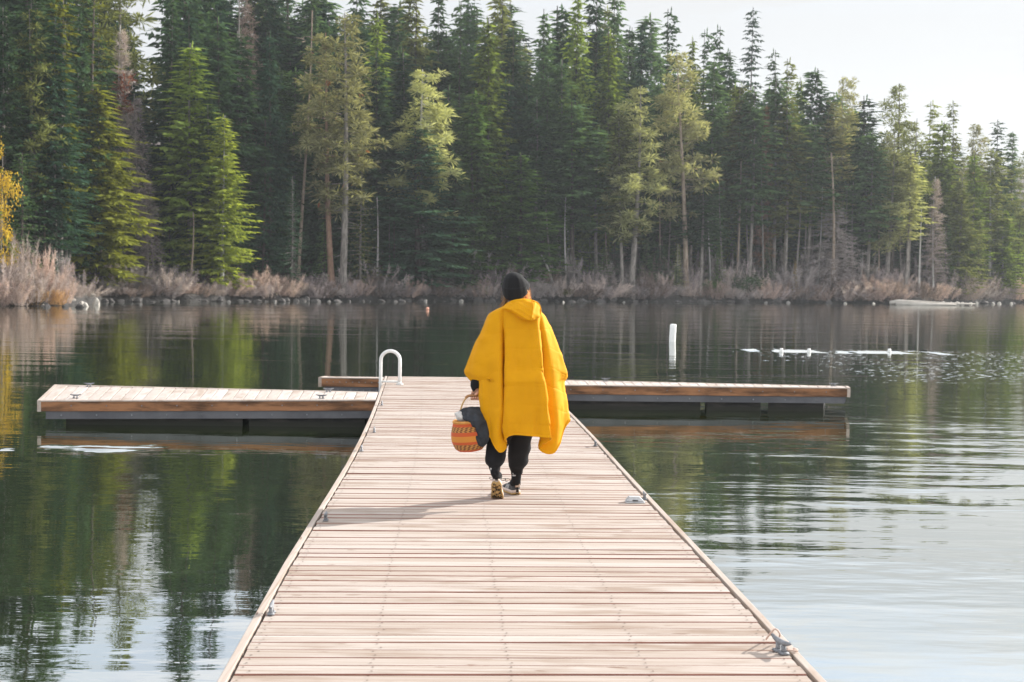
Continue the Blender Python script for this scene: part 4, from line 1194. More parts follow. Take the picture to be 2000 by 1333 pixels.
# dark bracket end at the left pontoon and bright bracket at the right one
# grab rail of the swim ladder
M_WHITE = noisy_mat('white_painted_tube', (.74, .74, .72), (.84, .84, .82), 6, .35, 0)
d_ = 21.3
lx, rx = at(743.5, 720, d_).x, at(781, 720, d_).x
zt = at(760, 682, d_).z - .03; zd = interp(d_, DS, DZ)
rad = (rx - lx) / 2; cx = (lx + rx) / 2
pts = [(lx, d_, -.05), (lx, d_, .2), (lx, d_, .45)] + [(cx - rad * math.cos(a), d_, zt - rad + rad * math.sin(a)) for a in np.linspace(0, math.pi, 15)] + [(rx, d_, zd + .2), (rx, d_, zd + .004)]
lad = thing('grab_rail', (cx, d_, zd), 'white tubular arched grab rail standing at the left edge of the walkway end', 'grab rail')
mb = MB(); mb.tube(pts, .026, 14); child(mb.build('rail', M_WHITE, None), lad)
mb = MB(); mb.tube([(rx, d_, zd + .002), (rx, d_, zd + .016)], .055, 14); mb.tube([(rx, d_, zd + .016), (rx, d_, zd + .04)], [.036, .03], 14); child(mb.build('foot_flange', M_WHITE, None), lad)
mb = MB(); mb.tube([(lx + .01, d_, zd + .045), (rx - .02, d_, zd + .045)], .016, 10); child(mb.build('cross_bar', M_WHITE, None), lad)

# grey box on the planks and the cord loop on the near right cleat
M_BOX = noisy_mat('grey_plastic', (.42, .43, .44), (.55, .56, .57), 12, .5, 0)
M_DARKP = noisy_mat('dark_plastic', (.02, .02, .02), (.05, .05, .05), 12, .5, 0)
bp_ = deck_pt(1240, 982) + Vector((0, 0, .004))
box = thing('deck_box', bp_, 'small low grey box with sloping sides lying on the planks by a cleat', 'box')
mb = MB(); 
mb.hexa([Vector(v) for v in ((-.072, -.05, 0), (.072, -.05, 0), (.072, .05, 0), (-.072, .05, 0), (-.058, -.04, .012), (.058, -.04, .012), (.058, .04, .012), (-.058, .04, .012))])
mb.hexa([Vector(v) for v in ((-.068, -.046, .0125), (.064, -.046, .0125), (.064, .046, .0125), (-.068, .046, .0125), (-.044, -.028, .042), (.030, -.028, .042), (.030, .028, .042), (-.044, .028, .042))])
mb.build('shell', M_BOX, box, smooth=False)
mb = MB(); mb.tube([(-.018, -.0445, .018), (-.018, -.052, .019), (.018, -.052, .019), (.018, -.0445, .018)], .004, 8); mb.build('handle', M_DARKP, box)
M_CORD = noisy_mat('pale_cord', (.62, .46, .38), (.78, .62, .54), 60, .9, .001)
cpos = deck_pt(1525, 1276)
e0 = dock_c(cpos.y) + PERP * (HWD - .02)
mb = MB()
rb_ = np.random.default_rng(2)
cps = [cpos + Vector((-.03, .19, .012)), cpos + Vector((-.025, .13, .05)), cpos + Vector((-.01, .085, .085)), cpos + Vector((.012, .09, .06)), cpos + Vector((.02, .16, .014)), cpos + Vector((.06, .14, .012))]
mb.tube([tuple(x) for x in crom(np.array([tuple(q) for q in cps]), 24)], .0045, 7)
cps = [cpos + Vector((.02, -.02, .02)), cpos + Vector((.07, -.01, .014)), Vector((e0.x, cpos.y + .005, e0.z + .018)), Vector((e0.x + .03, cpos.y + .005, e0.z - .02))]
mb.tube([tuple(x) for x in crom(np.array([tuple(q) for q in cps]), 16)], .005, 7)
tag(mb.build('cord', M_CORD), 'frayed pale cord looped on the nearest right cleat and over the board', 'cord')

# ------------------------------------------------------------------ things on the water
d_ = 46.8
mb = MB(); pb = at(1313, 668, d_); pt = at(1315, 633, d_)
ax = (pt - pb)
mb.tube([pb - ax * .5, pb, pb + ax * .5, pb + ax * .93, pb + ax * .98, pb + ax * 1.0], [.105, .108, .108, .106, .088, .03], 16)
e = thing('marker_buoy', (pb.x, pb.y, 0), 'white upright cylindrical marker buoy leaning slightly in the open water', 'buoy')
child(mb.build('body', M_WHITE, None), e)
for px, py, lab in ((1526, 688, 'left'), (1580, 688.5, 'middle'), (1737, 689, 'right')):
    q = on_z(px, py, 0)
    e = thing('swim_float', (q.x, q.y, 0), f'small white float with dark cap on the bright ruffled streak, {lab} of three', 'float', 'small white floats on the water')
    mb = MB(); mb.tube([(0, 0, -.08), (0, 0, .02), (0, 0, .08), (0, 0, .115)], [.04, .06, .05, .03], 12); mb.build('body', M_WHITE, e)
    mb = MB(); mb.tube([(0, 0, .115), (0, 0, .125), (-.01, 0, .15)], [.029, .028, .010], 10); mb.build('cap', BARK['dark'], e)
for px, py, lab in ((1750, 685.5, 'small dark low float just right of the right white float'), (1804, 686, 'small dark low float farthest right on the bright ruffled streak')):
    q = on_z(px, py, 0)
    mb = MB(); mb.tube([(q.x - .13, q.y, .0), (q.x - .08, q.y, .01), (q.x, q.y, .015), (q.x + .08, q.y, .01), (q.x + .13, q.y, .0)], [.015, .03, .035, .03, .015], 10)
    tag(mb.build('dark_float', M_FLOAT), lab, 'float')
q = on_z(835, 605.5, 0)
bm = bmesh.new(); bmesh.ops.create_uvsphere(bm, u_segments=20, v_segments=12, radius=.10)
me = bpy.data.meshes.new('ball_buoy'); bm.to_mesh(me); bm.free()
M_BALL = noisy_mat('faded_orange', (.72, .30, .20), (.80, .42, .30), 5, .5, 0)
ob = obj('ball_buoy', me, M_BALL); ob.location = (q.x, q.y, .07)
tag(ob, 'faded orange ball buoy floating near the far shore left of the person', 'buoy')

# ------------------------------------------------------------------ the person
D0 = 10.45
def PP(px, py, dy=0.0): return at(px, py, D0 + dy)
def A3(px, py, dy=0.0): return np.array(tuple(at(px, py, D0 + dy)))
person = thing('person', (PP(985, 972).x, D0, interp(D0, DS, DZ)), 'person walking away in a yellow quilted poncho and black beanie, carrying a basket', 'person')
def pchild(o): return child(o, person)

# cloth materials
def cloth(name, c1, c2, rough=.8, trans=0.0, fine=900.0, bump=.0006, sheen=.2, big=6.0):
    mt, h, out = new_mat(name)
    tc = h.n('ShaderNodeTexCoord').outputs['Object']
    n = h.noise(tc, big, 4)
    c = h.mix(h.maprange(n, .35, .65), (*c1, 1), (*c2, 1))
    p = principled(h, c, rough)
    p.inputs['Sheen Weight'].default_value = sheen
    p.inputs['Specular IOR Level'].default_value = .15
    b = h.n('ShaderNodeBump', None, Strength=1.0, Distance=bump, Height=h.noise(tc, fine, 2))
    h.put(p.inputs['Normal'], b.outputs[0])
    if trans:
        t = h.n('ShaderNodeBsdfTranslucent', None, Color=c)
        mx = h.n('ShaderNodeMixShader', None, Fac=trans, i1=p.outputs[0], i2=t.outputs[0])
        h.put(out, mx.outputs[0])
    else:
        h.put(out, p.outputs[0])
    return mt
M_PONCHO = cloth('mustard_quilted_nylon', (.75, .35, .004), (.79, .375, .005), .72, .17, 260, .0012, 0)
M_BLACK = cloth('black_fleece', (.016, .016, .018), (.014, .014, .015), .85, 0, 500, .001, .0)
M_KNIT = cloth('black_ribbed_knit', (.015, .015, .016), (.016, .016, .017), .85, 0, 300, .002, .04)
M_DENIM = cloth('dark_grey_cloth', (.020, .023, .029), (.042, .047, .056), .9, 0, 240, .002, .1, 14)
M_FLUFF = cloth('pale_fleece', (.52, .50, .48), (.68, .66, .63), .95, 0, 160, .006, .5, 20)
M_SKIN = cloth('skin', (.62, .36, .26), (.66, .38, .28), .5, 0, 300, .0005, 0)
M_HAIR = leaf_mat('blond_hair', (0.62, 0.42, 0.27), .3, .45)
M_SHOE = cloth('dark_grey_shoe_mesh', (.05, .048, .05), (.085, .08, .08), .8, 0, 500, .0012, .1, 30)
M_SOLE = cloth('tan_gum_sole', (.42, .26, .10), (.52, .34, .15), .7, 0, 200, .001, 0, 30)
M_MID = cloth('cream_midsole', (.62, .50, .42), (.70, .58, .50), .7, 0, 200, .001, 0, 30)
M_TAB = cloth('beige_heel_loop', (.50, .36, .27), (.60, .45, .35), .8, 0, 300, .001, 0, 30)
M_PRINT = noisy_mat('white_print', (.70, .70, .70), (.78, .78, .78), 20, .7, 0)
M_TREAD = noisy_mat('dark_tread', (.03, .025, .02), (.06, .05, .04), 30, .8, 0)

toeL, heelL = PP(970, 977.5, .125), PP(969.5, 944, -.065)
zdk = interp(D0 + .35, DS, DZ) + .005
heelR = Vector((PP(1010.5, 962, .27).x, D0 + .27, zdk))
def foot_frame(heel, f, up):
    f = f.normalized(); r_ = f.cross(up).normalized(); u_ = r_.cross(f)
    return lambda y, z: heel + f * y + u_ * z
footL = foot_frame(heelL, toeL - heelL, Vector((.06, .6, .8)))
footR = foot_frame(heelR, Vector((-.36, .93, 0)), Vector((0, 0, 1)))
# body: one continuous skinned surface
J = {}
EG = []
def jt(k, p_, r_, par=None):
    J[k] = (tuple(p_), r_)
    if par: EG.append((par, k))
jt('pelvis', PP(1010, 792, .07), .11)
jt('belly', PP(1014, 745, .06), .10, 'pelvis')
jt('chest', PP(1015, 668, .01), .13, 'belly')
jt('upper', PP(1013, 632, .0), .10, 'chest')
jt('neck', PP(1011, 606, .0), .055, 'upper')
jt('skull0', PP(1010, 590, .02), .062, 'neck')
jt('skull1', PP(1009, 572, .03), .082, 'skull0')
jt('skull2', PP(1008, 554, .02), .072, 'skull1')
jt('lsh', PP(978, 632, 0), .062, 'upper'); jt('lel', PP(944, 700, -.01), .045, 'lsh'); jt('lfa', PP(935, 730, .0), .038, 'lel'); jt('lwr', PP(930.5, 757, .0), .026, 'lfa')
jt('lpm', PP(928, 765, .012), .030, 'lwr')
for i, xx in enumerate((934.5, 930, 925.5, 921.5)):
    ln_ = (1.0, 1.12, 1.05, .85)[i]
    jt(f'f{i}a', PP(xx, 768.5, .028), .0105, 'lpm'); jt(f'f{i}b', PP(xx - .3, 777.5, .026), .0098, f'f{i}a')
    jt(f'f{i}c', PP(xx - .5, 780.5, -.002 * ln_), .0092, f'f{i}b'); jt(f'f{i}d', PP(xx - .8, 778 - 2 * ln_, -.024 * ln_), .0085, f'f{i}c')
jt('tha', PP(934.5, 764, -.008), .0125, 'lpm'); jt('thb', PP(932, 769, -.028), .0108, 'tha'); jt('thc', PP(927, 772, -.034), .0095, 'thb')
jt('rsh', PP(1050, 634, 0), .062, 'upper'); jt('rel', PP(1074, 700, .06), .045, 'rsh'); jt('rfa', PP(1072, 730, .11), .038, 'rel'); jt('rwr', PP(1066, 755, .16), .027, 'rfa'); jt('rpm', PP(1064, 766, .18), .030, 'rwr')
for i, dx_ in enumerate((-4.5, -1.5, 1.8, 5.0)):
    jt(f'g{i}a', PP(1064 + dx_, 775, .19), .0105, 'rpm'); jt(f'g{i}b', PP(1064 + dx_ * 1.1, 784 + (1.5 if i in (1, 2) else 0), .195), .0095, f'g{i}a'); jt(f'g{i}c', PP(1064 + dx_ * 1.1, 790 + (2 if i in (1, 2) else 0), .185), .0085, f'g{i}b')
jt('gta', PP(1056, 769, .185), .0125, 'rpm'); jt('gtb', PP(1053, 778, .19), .010, 'gta')
jt('lhp', PP(991, 806, .08), .09, 'pelvis'); jt('lkn', PP(972, 866, .03), .060, 'lhp'); jt('lca', PP(967.5, 892, -.05), .042, 'lkn'); jt('lan', footL(.045, .095), .024, 'lca'); jt('lft', footL(.11, .058), .024, 'lan'); jt('lto', footL(.19, .042), .016, 'lft')
jt('rhp', PP(1029, 806, .08), .09, 'pelvis'); jt('rkn', PP(1017, 866, .12), .060, 'rhp'); jt('rca', PP(1012, 892, .20), .042, 'rkn'); jt('ran', footR(.045, .095), .024, 'rca'); jt('rft', footR(.11, .058), .024, 'ran'); jt('rto', footR(.19, .042), .016, 'rft')
keys = list(J)
me = bpy.data.meshes.new('body')
me.from_pydata([J[k][0] for k in keys], [(keys.index(a), keys.index(b)) for a, b in EG], [])
bo = bpy.data.objects.new('body_tmp', me); COL.objects.link(bo)
sk = bo.modifiers.new('skin', 'SKIN'); sk.use_smooth_shade = True; sk.branch_smoothing = .4
for i, k in enumerate(keys):
    sv_ = me.skin_vertices[0].data[i]; sv_.radius = (J[k][1], J[k][1]); sv_.use_root = (i == 0)
ss = bo.modifiers.new('sub', 'SUBSURF'); ss.levels = ss.render_levels = 2
dg = bpy.context.evaluated_depsgraph_get()
bme = bpy.data.meshes.new_from_object(bo.evaluated_get(dg))
bpy.data.objects.remove(bo)
bme.name = 'body'
hc = A3(1009, 566, .035)
vv = np.zeros(len(bme.vertices) * 3); bme.vertices.foreach_get('co', vv); vv = vv.reshape(-1, 3)
rel = vv - hc
msk = (np.linalg.norm(rel * np.array([1, .9, .8]), axis=1) < .17) & (rel[:, 2] > -.12)
g3 = lambda c_, s_: np.exp(-np.sum(((rel - np.array(c_)) / np.array(s_)) ** 2, axis=1))
front = msk & (rel[:, 1] > 0)
dyv = .022 * g3((0, .10, -.02), (.016, .05, .03)) - .010 * g3((.032, .09, .012), (.02, .05, .014)) - .010 * g3((-.032, .09, .012), (.02, .05, .014)) + .008 * g3((0, .09, -.065), (.028, .05, .010)) + .010 * g3((0, .08, -.10), (.03, .05, .02))
vv[front, 1] += dyv[front]
for s_ in (-1, 1):
    vv[msk, 0] += s_ * .016 * g3((s_ * .08, 0, -.01), (.02, .02, .03))[msk]
bme.vertices.foreach_set('co', vv.ravel()); bme.update()
bme.polygons.foreach_set('use_smooth', np.ones(len(bme.polygons), dtype=bool))
bme.materials.clear()
pchild(obj('body', bme, M_SKIN))

# poncho from a control net (photo x, photo y, metres away from the body plane)
def net(rows):
    return np.array([[tuple(A3(*c_)) for c_ in r] for r in rows])
def row(y, xs, deps, ov=None):
    r = [[x, y if not hasattr(y, '__len__') else y[i], d_] for i, (x, d_) in enumerate(zip(xs, deps))]
    for k, v in (ov or {}).items(): r[k] = list(v)
    return r
dep_lo = [.07, -.01, -.10, -.185, -.05, -.215, -.235, -.237, -.275, -.115, -.115, 0, .10, .17, .19, .14]
rows = [
    row(600, [990, 986, 988, 992, 996, 1000, 1008, 1020, 1029, 1034, 1038, 1041, 1038, 1028, 1012, 1000], [.03, 0, -.05, -.07, -.075, -.085, -.095, -.095, -.09, -.075, -.05, 0, .05, .08, .09, .06]),
    row([617, 616, 613, 610, 608, 607, 606, 606, 608, 611, 615, 618, 619, 612, 609, 612], [965, 957, 963, 975, 984, 992, 1006, 1030, 1046, 1052, 1057, 1062, 1056, 1040, 1010, 985], [.06, 0, -.07, -.10, -.10, -.12, -.135, -.135, -.13, -.10, -.075, 0, .06, .1, .12, .1]),
    row(640, [956, 946, 953, 974.5, 983.5, 989, 1007, 1032, 1049, 1053, 1062, 1073, 1066, 1043, 1010, 976], [.07, 0, -.085, -.12, -.098, -.14, -.16, -.16, -.16, -.108, -.10, 0, .08, .125, .145, .125]),
    row(668, [941, 933, 943, 975.5, 984.5, 990, 1008, 1034, 1053, 1055, 1067, 1084, 1076, 1046, 1010, 968], [.08, 0, -.09, -.145, -.075, -.165, -.178, -.178, -.182, -.106, -.105, 0, .09, .14, .16, .14]),
    row(700, [929, 919, 934, 976, 985, 990.5, 1010, 1037, 1057, 1056, 1072, 1097, 1086, 1050, 1010, 960], [.08, .01, -.09, -.17, -.055, -.19, -.19, -.19, -.20, -.104, -.11, 0, .1, .15, .17, .15]),
    row(725, [919, 908, 930, 976.5, 985.5, 991, 1011, 1038, 1059, 1057, 1075, 1107, 1094, 1050, 1010, 956], [.07, .02, -.085, -.175, -.05, -.20, -.198, -.198, -.21, -.103, -.11, 0, .1, .155, .175, .15], {0: (920, 732, .08), 2: (931, 731, -.08), 11: (1107, 730, 0), 12: (1095, 733, .1)}),
    row(744, [928, 921, 938, 977, 986, 991.5, 1011, 1039, 1060, 1057, 1077, 1103, 1094, 1050, 1010, 957], dep_lo, {0: (929, 745, .06), 1: (921, 742, .0), 2: (938, 741, -.075), 11: (1104, 738, 0), 12: (1096, 741, .1)}),
    row(750, [937, 935, 942, 977, 986, 991.5, 1012, 1040, 1061, 1057, 1078, 1100, 1093, 1050, 1010, 958], dep_lo, {0: (938, 738, .05), 1: (935.5, 730, -.02), 2: (942, 735, -.085), 11: (1100, 744, 0)}),
    row(766, [941, 937, 945, 977, 986, 991.5, 1013, 1041, 1063, 1057, 1080, 1102, 1094, 1050, 1010, 961], dep_lo),
    row(800, [946, 941, 949, 977.5, 986.5, 992, 1015, 1044, 1068, 1056, 1083, 1107, 1098, 1052, 1010, 966], dep_lo),
    row(830, [950, 947, 954, 978, 987, 992.5, 1017, 1046, 1073, 1053, 1081, 1109, 1099, 1056, 1012, 970], dep_lo, {0: (949, 807, .07), 1: (944, 813, -.01), 2: (953, 832, -.10), 3: (972, 850, -.17), 11: (1109.5, 809, 0), 10: (1084, 848, -.1), 12: (1100, 822, .1), 9: (1053, 848, -.1), 4: (987, 848, -.10)}),
    row(852, [950, 947, 958, 976, 989, 997, 1018, 1047, 1077, 1050, 1074, 1110, 1100, 1060, 1012, 972], dep_lo, {0: (952, 818, .07), 1: (947, 828, -.01), 2: (957, 853, -.10), 3: (978, 884, -.17), 4: (990, 868, -.125), 5: (997, 851, -.21), 6: (1018, 850, -.235), 7: (1047, 853, -.237), 8: (1077, 857, -.275), 9: (1050, 876, -.11), 10: (1078, 885, -.09), 11: (1110, 820, 0), 12: (1101, 838, .1), 13: (1060, 850, .17), 14: (1012, 846, .19), 15: (972, 838, .14)}),
]
G = net(rows)                                  # rows x cols x 3
NU, NV = 260, 220
G1 = crom(G, NV, mixl=.35)                     # along
G2 = np.stack([crom(G1[i], NU, closed=True, mixl=.3) for i in range(NV)])
def grid_normals(Gr):
    du = np.roll(Gr, -1, 1) - np.roll(Gr, 1, 1)
    dv = np.gradient(Gr, axis=0)
    return norm(np.cross(du, dv))
Nn = grid_normals(G2)
cen = np.array(tuple(PP(1015, 720, 0)))
outw = G2 - cen; outw[..., 2] = 0
sgn = np.sign(np.sum(Nn * outw, -1).mean())
Nn = Nn * sgn
zq = G2[..., 2]; xq = G2[..., 0] - PP(1025, 700).x
side_shift = np.where(xq < PP(988, 700).x - PP(1025, 700).x, .55 * (PP(988, 700).x - PP(1025, 700).x - xq), np.where(xq > PP(1070, 700).x - PP(1025, 700).x, .5 * (xq - (PP(1070, 700).x - PP(1025, 700).x)), 0))
zs = (zq - PP(1000, 642).z + side_shift) / .136
zs = zs + .06 * vnoise(G2, 9, 4, 2)
dz_ = np.abs(zs - np.round(zs))
disp = -.0017 * np.exp(-(dz_ / .045) ** 2) + vnoise(G2 * np.array([1.0, 1.0, .2]), 95, 15, 2) * .0012
wr = vnoise(G2 * np.array([1.0, 1.0, .07]), 36, 5, 2) * (.0035 + .0095 * np.clip((PP(1000, 640).z - zq) / .7, 0, 1))
wr2 = vnoise(G2 * np.array([.5, .5, 1.6]), 40, 6, 3) * .0026 * np.exp(-(np.abs(zs - np.round(zs)) / .28) ** 2)
wr3 = vnoise(G2, 15, 9, 3) * .0045
lowf = np.clip((PP(1000, 650).z - zq) / .7, 0, 1)
rdg = np.abs(vnoise(G2 * np.array([1.0, 1.0, .16]), 19, 25, 2))
wr3 = wr3 + (.35 - np.sqrt(rdg)) * .012 * lowf - np.abs(vnoise(G2 * np.array([1.0, 1.0, .55]), 52, 27, 2)) * .0035
low = np.clip((PP(1000, 606).z - zq) / .1, 0, 1)
G3 = G2 + Nn * ((disp + wr + wr2 + wr3) * low)[..., None]
rim = np.clip((np.arange(NV) - (NV - 5)) / 2, 0, 1)[:, None]
G3 = G3 + Nn * (rim * .004)[..., None]
mb = MB(); mb.grid(G3, close_v=True)
po = mb.build('poncho', M_PONCHO, None)
so_ = po.modifiers.new('thick', 'SOLIDIFY'); so_.thickness = .012; so_.offset = -1.0 * sgn
pchild(po)

def pillow(name, poly, depth, thick, mat, seed=0, amp=.006, fscale=30, n=120, m=26, back=.4, centre=None, power=.5, extra=None, smooth=True):
    """Rounded cloth bundle: outline in photo pixels, bulging toward the camera by thick."""
    B = crom(np.array(poly, float), n, closed=True)
    c = np.array(centre) if centre else B.mean(0)
    rows_ = []
    for j in range(m + 1):
        r = math.sin(j / m * math.pi / 2) if j < m else 1.0
        q = c + (B - c) * r
        hh = thick * (max(0, 1 - r * r)) ** power
        rows_.append([A3(q[i, 0], q[i, 1], depth(q[i, 0], q[i, 1]) - hh) for i in range(n)])
    for j in range(1, 9):
        r = math.cos(j / 8 * math.pi / 2)
        q = c + (B - c) * max(r, .02)
        hh = thick * back * (max(0, 1 - r * r)) ** power
        rows_.append([A3(q[i, 0], q[i, 1], depth(q[i, 0], q[i, 1]) + hh) for i in range(n)])
    Gp = np.array(rows_)
    dsp = vnoise(Gp, fscale, seed, 3) * amp
    if extra is not None: dsp = dsp + extra(Gp, dsp)
    fade = np.ones(len(rows_)); fade[0] = fade[0]
    Gp[..., 1] -= dsp * 1.0
    Gp[..., 2] += dsp * .3
    mb = MB(); mb.grid(Gp, close_v=True)
    return mb.build(name, mat, None, smooth)

# hood lying on the back, falling to the right, with its opening edge as a rolled hem
hood = pillow('hood', [(1017, 584), (1028, 583.5), (1040, 586), (1050, 591), (1055.5, 599), (1054.5, 609), (1055, 617.5), (1048, 622), (1038, 627), (1022, 625.5), (1008, 616.5), (994, 608.5), (980.5, 603), (985, 597.5), (994, 592), (1005, 587)],
              lambda x, y: -.075 - .0032 * max(0, y - 588), .080, M_PONCHO, 8, .006, 24, power=.42, centre=(1026, 604),
              extra=lambda Gp, d_: .010 * np.exp(-((Gp[..., 0] - (PP(1041, 600).x + .25 * (Gp[..., 2] - PP(1041, 605).z))) / .006) ** 2) - .016 * (1 / (1 + np.exp(-(Gp[..., 0] - PP(1044, 600).x) / .006))) + .004 * np.sin((Gp[..., 2] + .55 * Gp[..., 0]) * 150) * (Gp[..., 0] < PP(1040, 600).x))
pchild(hood)
mb = MB()
hem = crom(np.array([A3(1039, 588, -.14), A3(1041, 598, -.175), A3(1040.5, 609, -.215), A3(1039.5, 618, -.23), A3(1039, 626, -.21)]), 30)
mb.tube([tuple(q) for q in hem], .0045, 8)
mb.tube([tuple(q) for q in crom(np.array([A3(1040, 624, -.205), A3(1047, 621, -.19), A3(1055, 616, -.155), A3(1055.5, 602, -.115), A3(1050, 592, -.09), A3(1039, 587, -.13)]), 40)], .005, 8)
o = mb.build('hood_hem', M_PONCHO, None); pchild(o)
mb = MB()      # soft collar roll that carries the hood round the neck
mb.tube([tuple(q) for q in crom(np.array([A3(992, 599, -.05), A3(1004, 593, -.10), A3(1022, 591, -.10), A3(1036, 596, -.05), A3(1034, 600, .04), A3(1012, 602, .085), A3(992, 602, .03)]), 48, closed=True)] , .026, 12)
pchild(mb.build('collar', M_PONCHO, None))

# beanie
C_ = A3(1008.5, 567, .03); apex = A3(1003.5, 532, .02)
nu, nv = 72, 40
Gb = np.zeros((nv + 6, nu, 3))
th = np.linspace(0, 2 * math.pi, nu, endpoint=False)
ring = np.stack([C_[0] + .0915 * np.cos(th), C_[1] - .108 * np.sin(th), C_[2] + .022 * np.cos(th) - .068 * np.sin(th) - .004], 1)
for j in range(nv):
    t = j / (nv - 1)
    k = max(0.0, (1 - t ** 2.7)) ** .5
    ctr_ = C_ * (1 - t) + apex * t
    bulge = 1 + .05 * math.sin(math.pi * min(1, t * 1.4))
    off = (ring - C_) * np.array([k * bulge, k * bulge, max(0, 1 - t * 1.5)])
    thick = .006 if t < .34 else 0.0
    nrm_ = norm((ring - C_) * np.array([1, 1, 0]))
    Gb[j + 6] = ctr_ + off + nrm_ * thick * k
for j in range(6):
    Gb[5 - j] = C_ + (ring - C_) * np.array([1 - .02 * j, 1 - .02 * j, 1]) + np.array([0, 0, .008 * j])
ww = vnoise(Gb, 26, 12, 2) * .004 * np.clip((Gb[..., 2:3][..., 0] - C_[2]) / .08, 0, 1)
rib = .0011 * np.sin(th * 58)[None, :]
Gb = Gb + (Gb - np.array([C_[0], C_[1], 0])) * np.array([1, 1, 0]) * ((ww + rib) / .09)[..., None]
mb = MB(); mb.grid(Gb, close_v=True)
pchild(mb.build('beanie', M_KNIT, None))

# hair: fine wavy locks at both sides of the neck
rh = np.random.default_rng(6)
for left in (True, False):
  mb = MB()
  for k in range(80 if left else 70):
      if left:
          x0, y0, dp = rh.uniform(985, 992), rh.uniform(572, 586), rh.uniform(-.03, .06)
          x1, y1 = x0 + rh.normal(-3.5, 2.6), rh.uniform(592, 606)
      else:
          x0, y0, dp = rh.uniform(1019, 1032), rh.uniform(562, 578), rh.uniform(-.05, .06)
          x1, y1 = x0 + rh.normal(2.5, 3.2), rh.uniform(582, 595)
      w_ = rh.uniform(.8, 2.6); ph = rh.uniform(0, 6.28)
      pts = []
      for s_ in np.linspace(0, 1, 9):
          pts.append(A3(x0 + (x1 - x0) * s_ + w_ * math.sin(ph + 7 * s_) * s_, y0 + (y1 - y0) * s_, dp + .01 * math.cos(ph + 6 * s_)))
      mb.tube([tuple(q) for q in pts], [.0022 * (1.2 - .8 * s_) + .0006 for s_ in np.linspace(0, 1, 9)], 5)
  for k in range(30):
      x0, y0 = (rh.uniform(978, 987), rh.uniform(566, 602)) if left else (rh.uniform(1030, 1037), rh.uniform(562, 584))
      rr_ = rh.uniform(1.0, 2.6); ph = rh.uniform(0, 6.28)
      pts = [A3(x0 + rr_ * math.cos(ph + a), y0 + rr_ * math.sin(ph + a) + a * .6, .02 + .01 * math.sin(a)) for a in np.linspace(0, rh.uniform(2.5, 5), 8)]
      mb.tube([tuple(q) for q in pts], .0009, 4)
  pchild(mb.build('hair', M_HAIR, None))

# left sleeve of the black top
mb = MB()
mb.tube([tuple(q) for q in crom(np.array([A3(950, 690, .0), A3(939, 718, .0), A3(933, 742, .0), A3(930.5, 757, .0), A3(930.3, 759, .0)]), 20)], [.058 - .001 * i for i in range(12)] + [.046, .044, .041, .038, .036, .034, .033, .032], 18)
G_ = mb.v[0]; mb.v[0] = G_ + (vnoise(G_, 60, 2, 2) * .003)[:, None]
pchild(mb.build('sleeve', M_BLACK, None))

# joggers: two legs joined at the hips
mb = MB()
def leg(ctrl, seed):
    C3 = crom(np.array([tuple(A3(*c_[:3])) + (c_[3],) for c_ in ctrl]), 60)
    nseg = 40
    rows_ = []
    for i in range(60):
        p_ = C3[i, :3]; r_ = C3[i, 3]
        a_ = np.linspace(0, 2 * math.pi, nseg, endpoint=False)
        rows_.append(np.stack([p_[0] + r_ * np.cos(a_), p_[1] + max(0, (r_ - .08)) + r_ * np.sin(a_), p_[2] + 0 * a_], 1))
    Gl = np.array(rows_)
    ax_ = C3[:, None, :3]
    nrm_ = norm((Gl - ax_) * np.array([1, 1, 0]))
    t_ = np.linspace(0, 1, 60)[:, None]
    fold = vnoise(Gl * np.array([1, 1, 2.2]), 24, seed, 3) * .008 + vnoise(Gl * np.array([.6, .6, 2.6]), 46, seed + 1, 2) * .006 * np.exp(-((t_ - .83) / .12) ** 2)
    Gl = Gl + nrm_ * fold[..., None]
    mb.grid(Gl, close_v=True)
leg([(985, 828, .02, .10), (982, 836, .015, .098), (980, 844, .01, .094), (973, 868, .01, .078), (968, 888, -.025, .076), (966.5, 899, -.05, .073), (966.5, 906, -.065, .062), (966.5, 912, -.075, .047), (966.7, 919, -.085, .041)], 3)
leg([(1020, 828, .03, .10), (1019, 836, .045, .098), (1018, 845, .06, .092), (1015, 870, .11, .083), (1013, 890, .17, .080), (1011.5, 903, .20, .074), (1010.5, 911, .22, .060), (1009.5, 918, .235, .048), (1009, 926, .245, .042)], 7)
pchild(mb.build('joggers', M_BLACK, None))
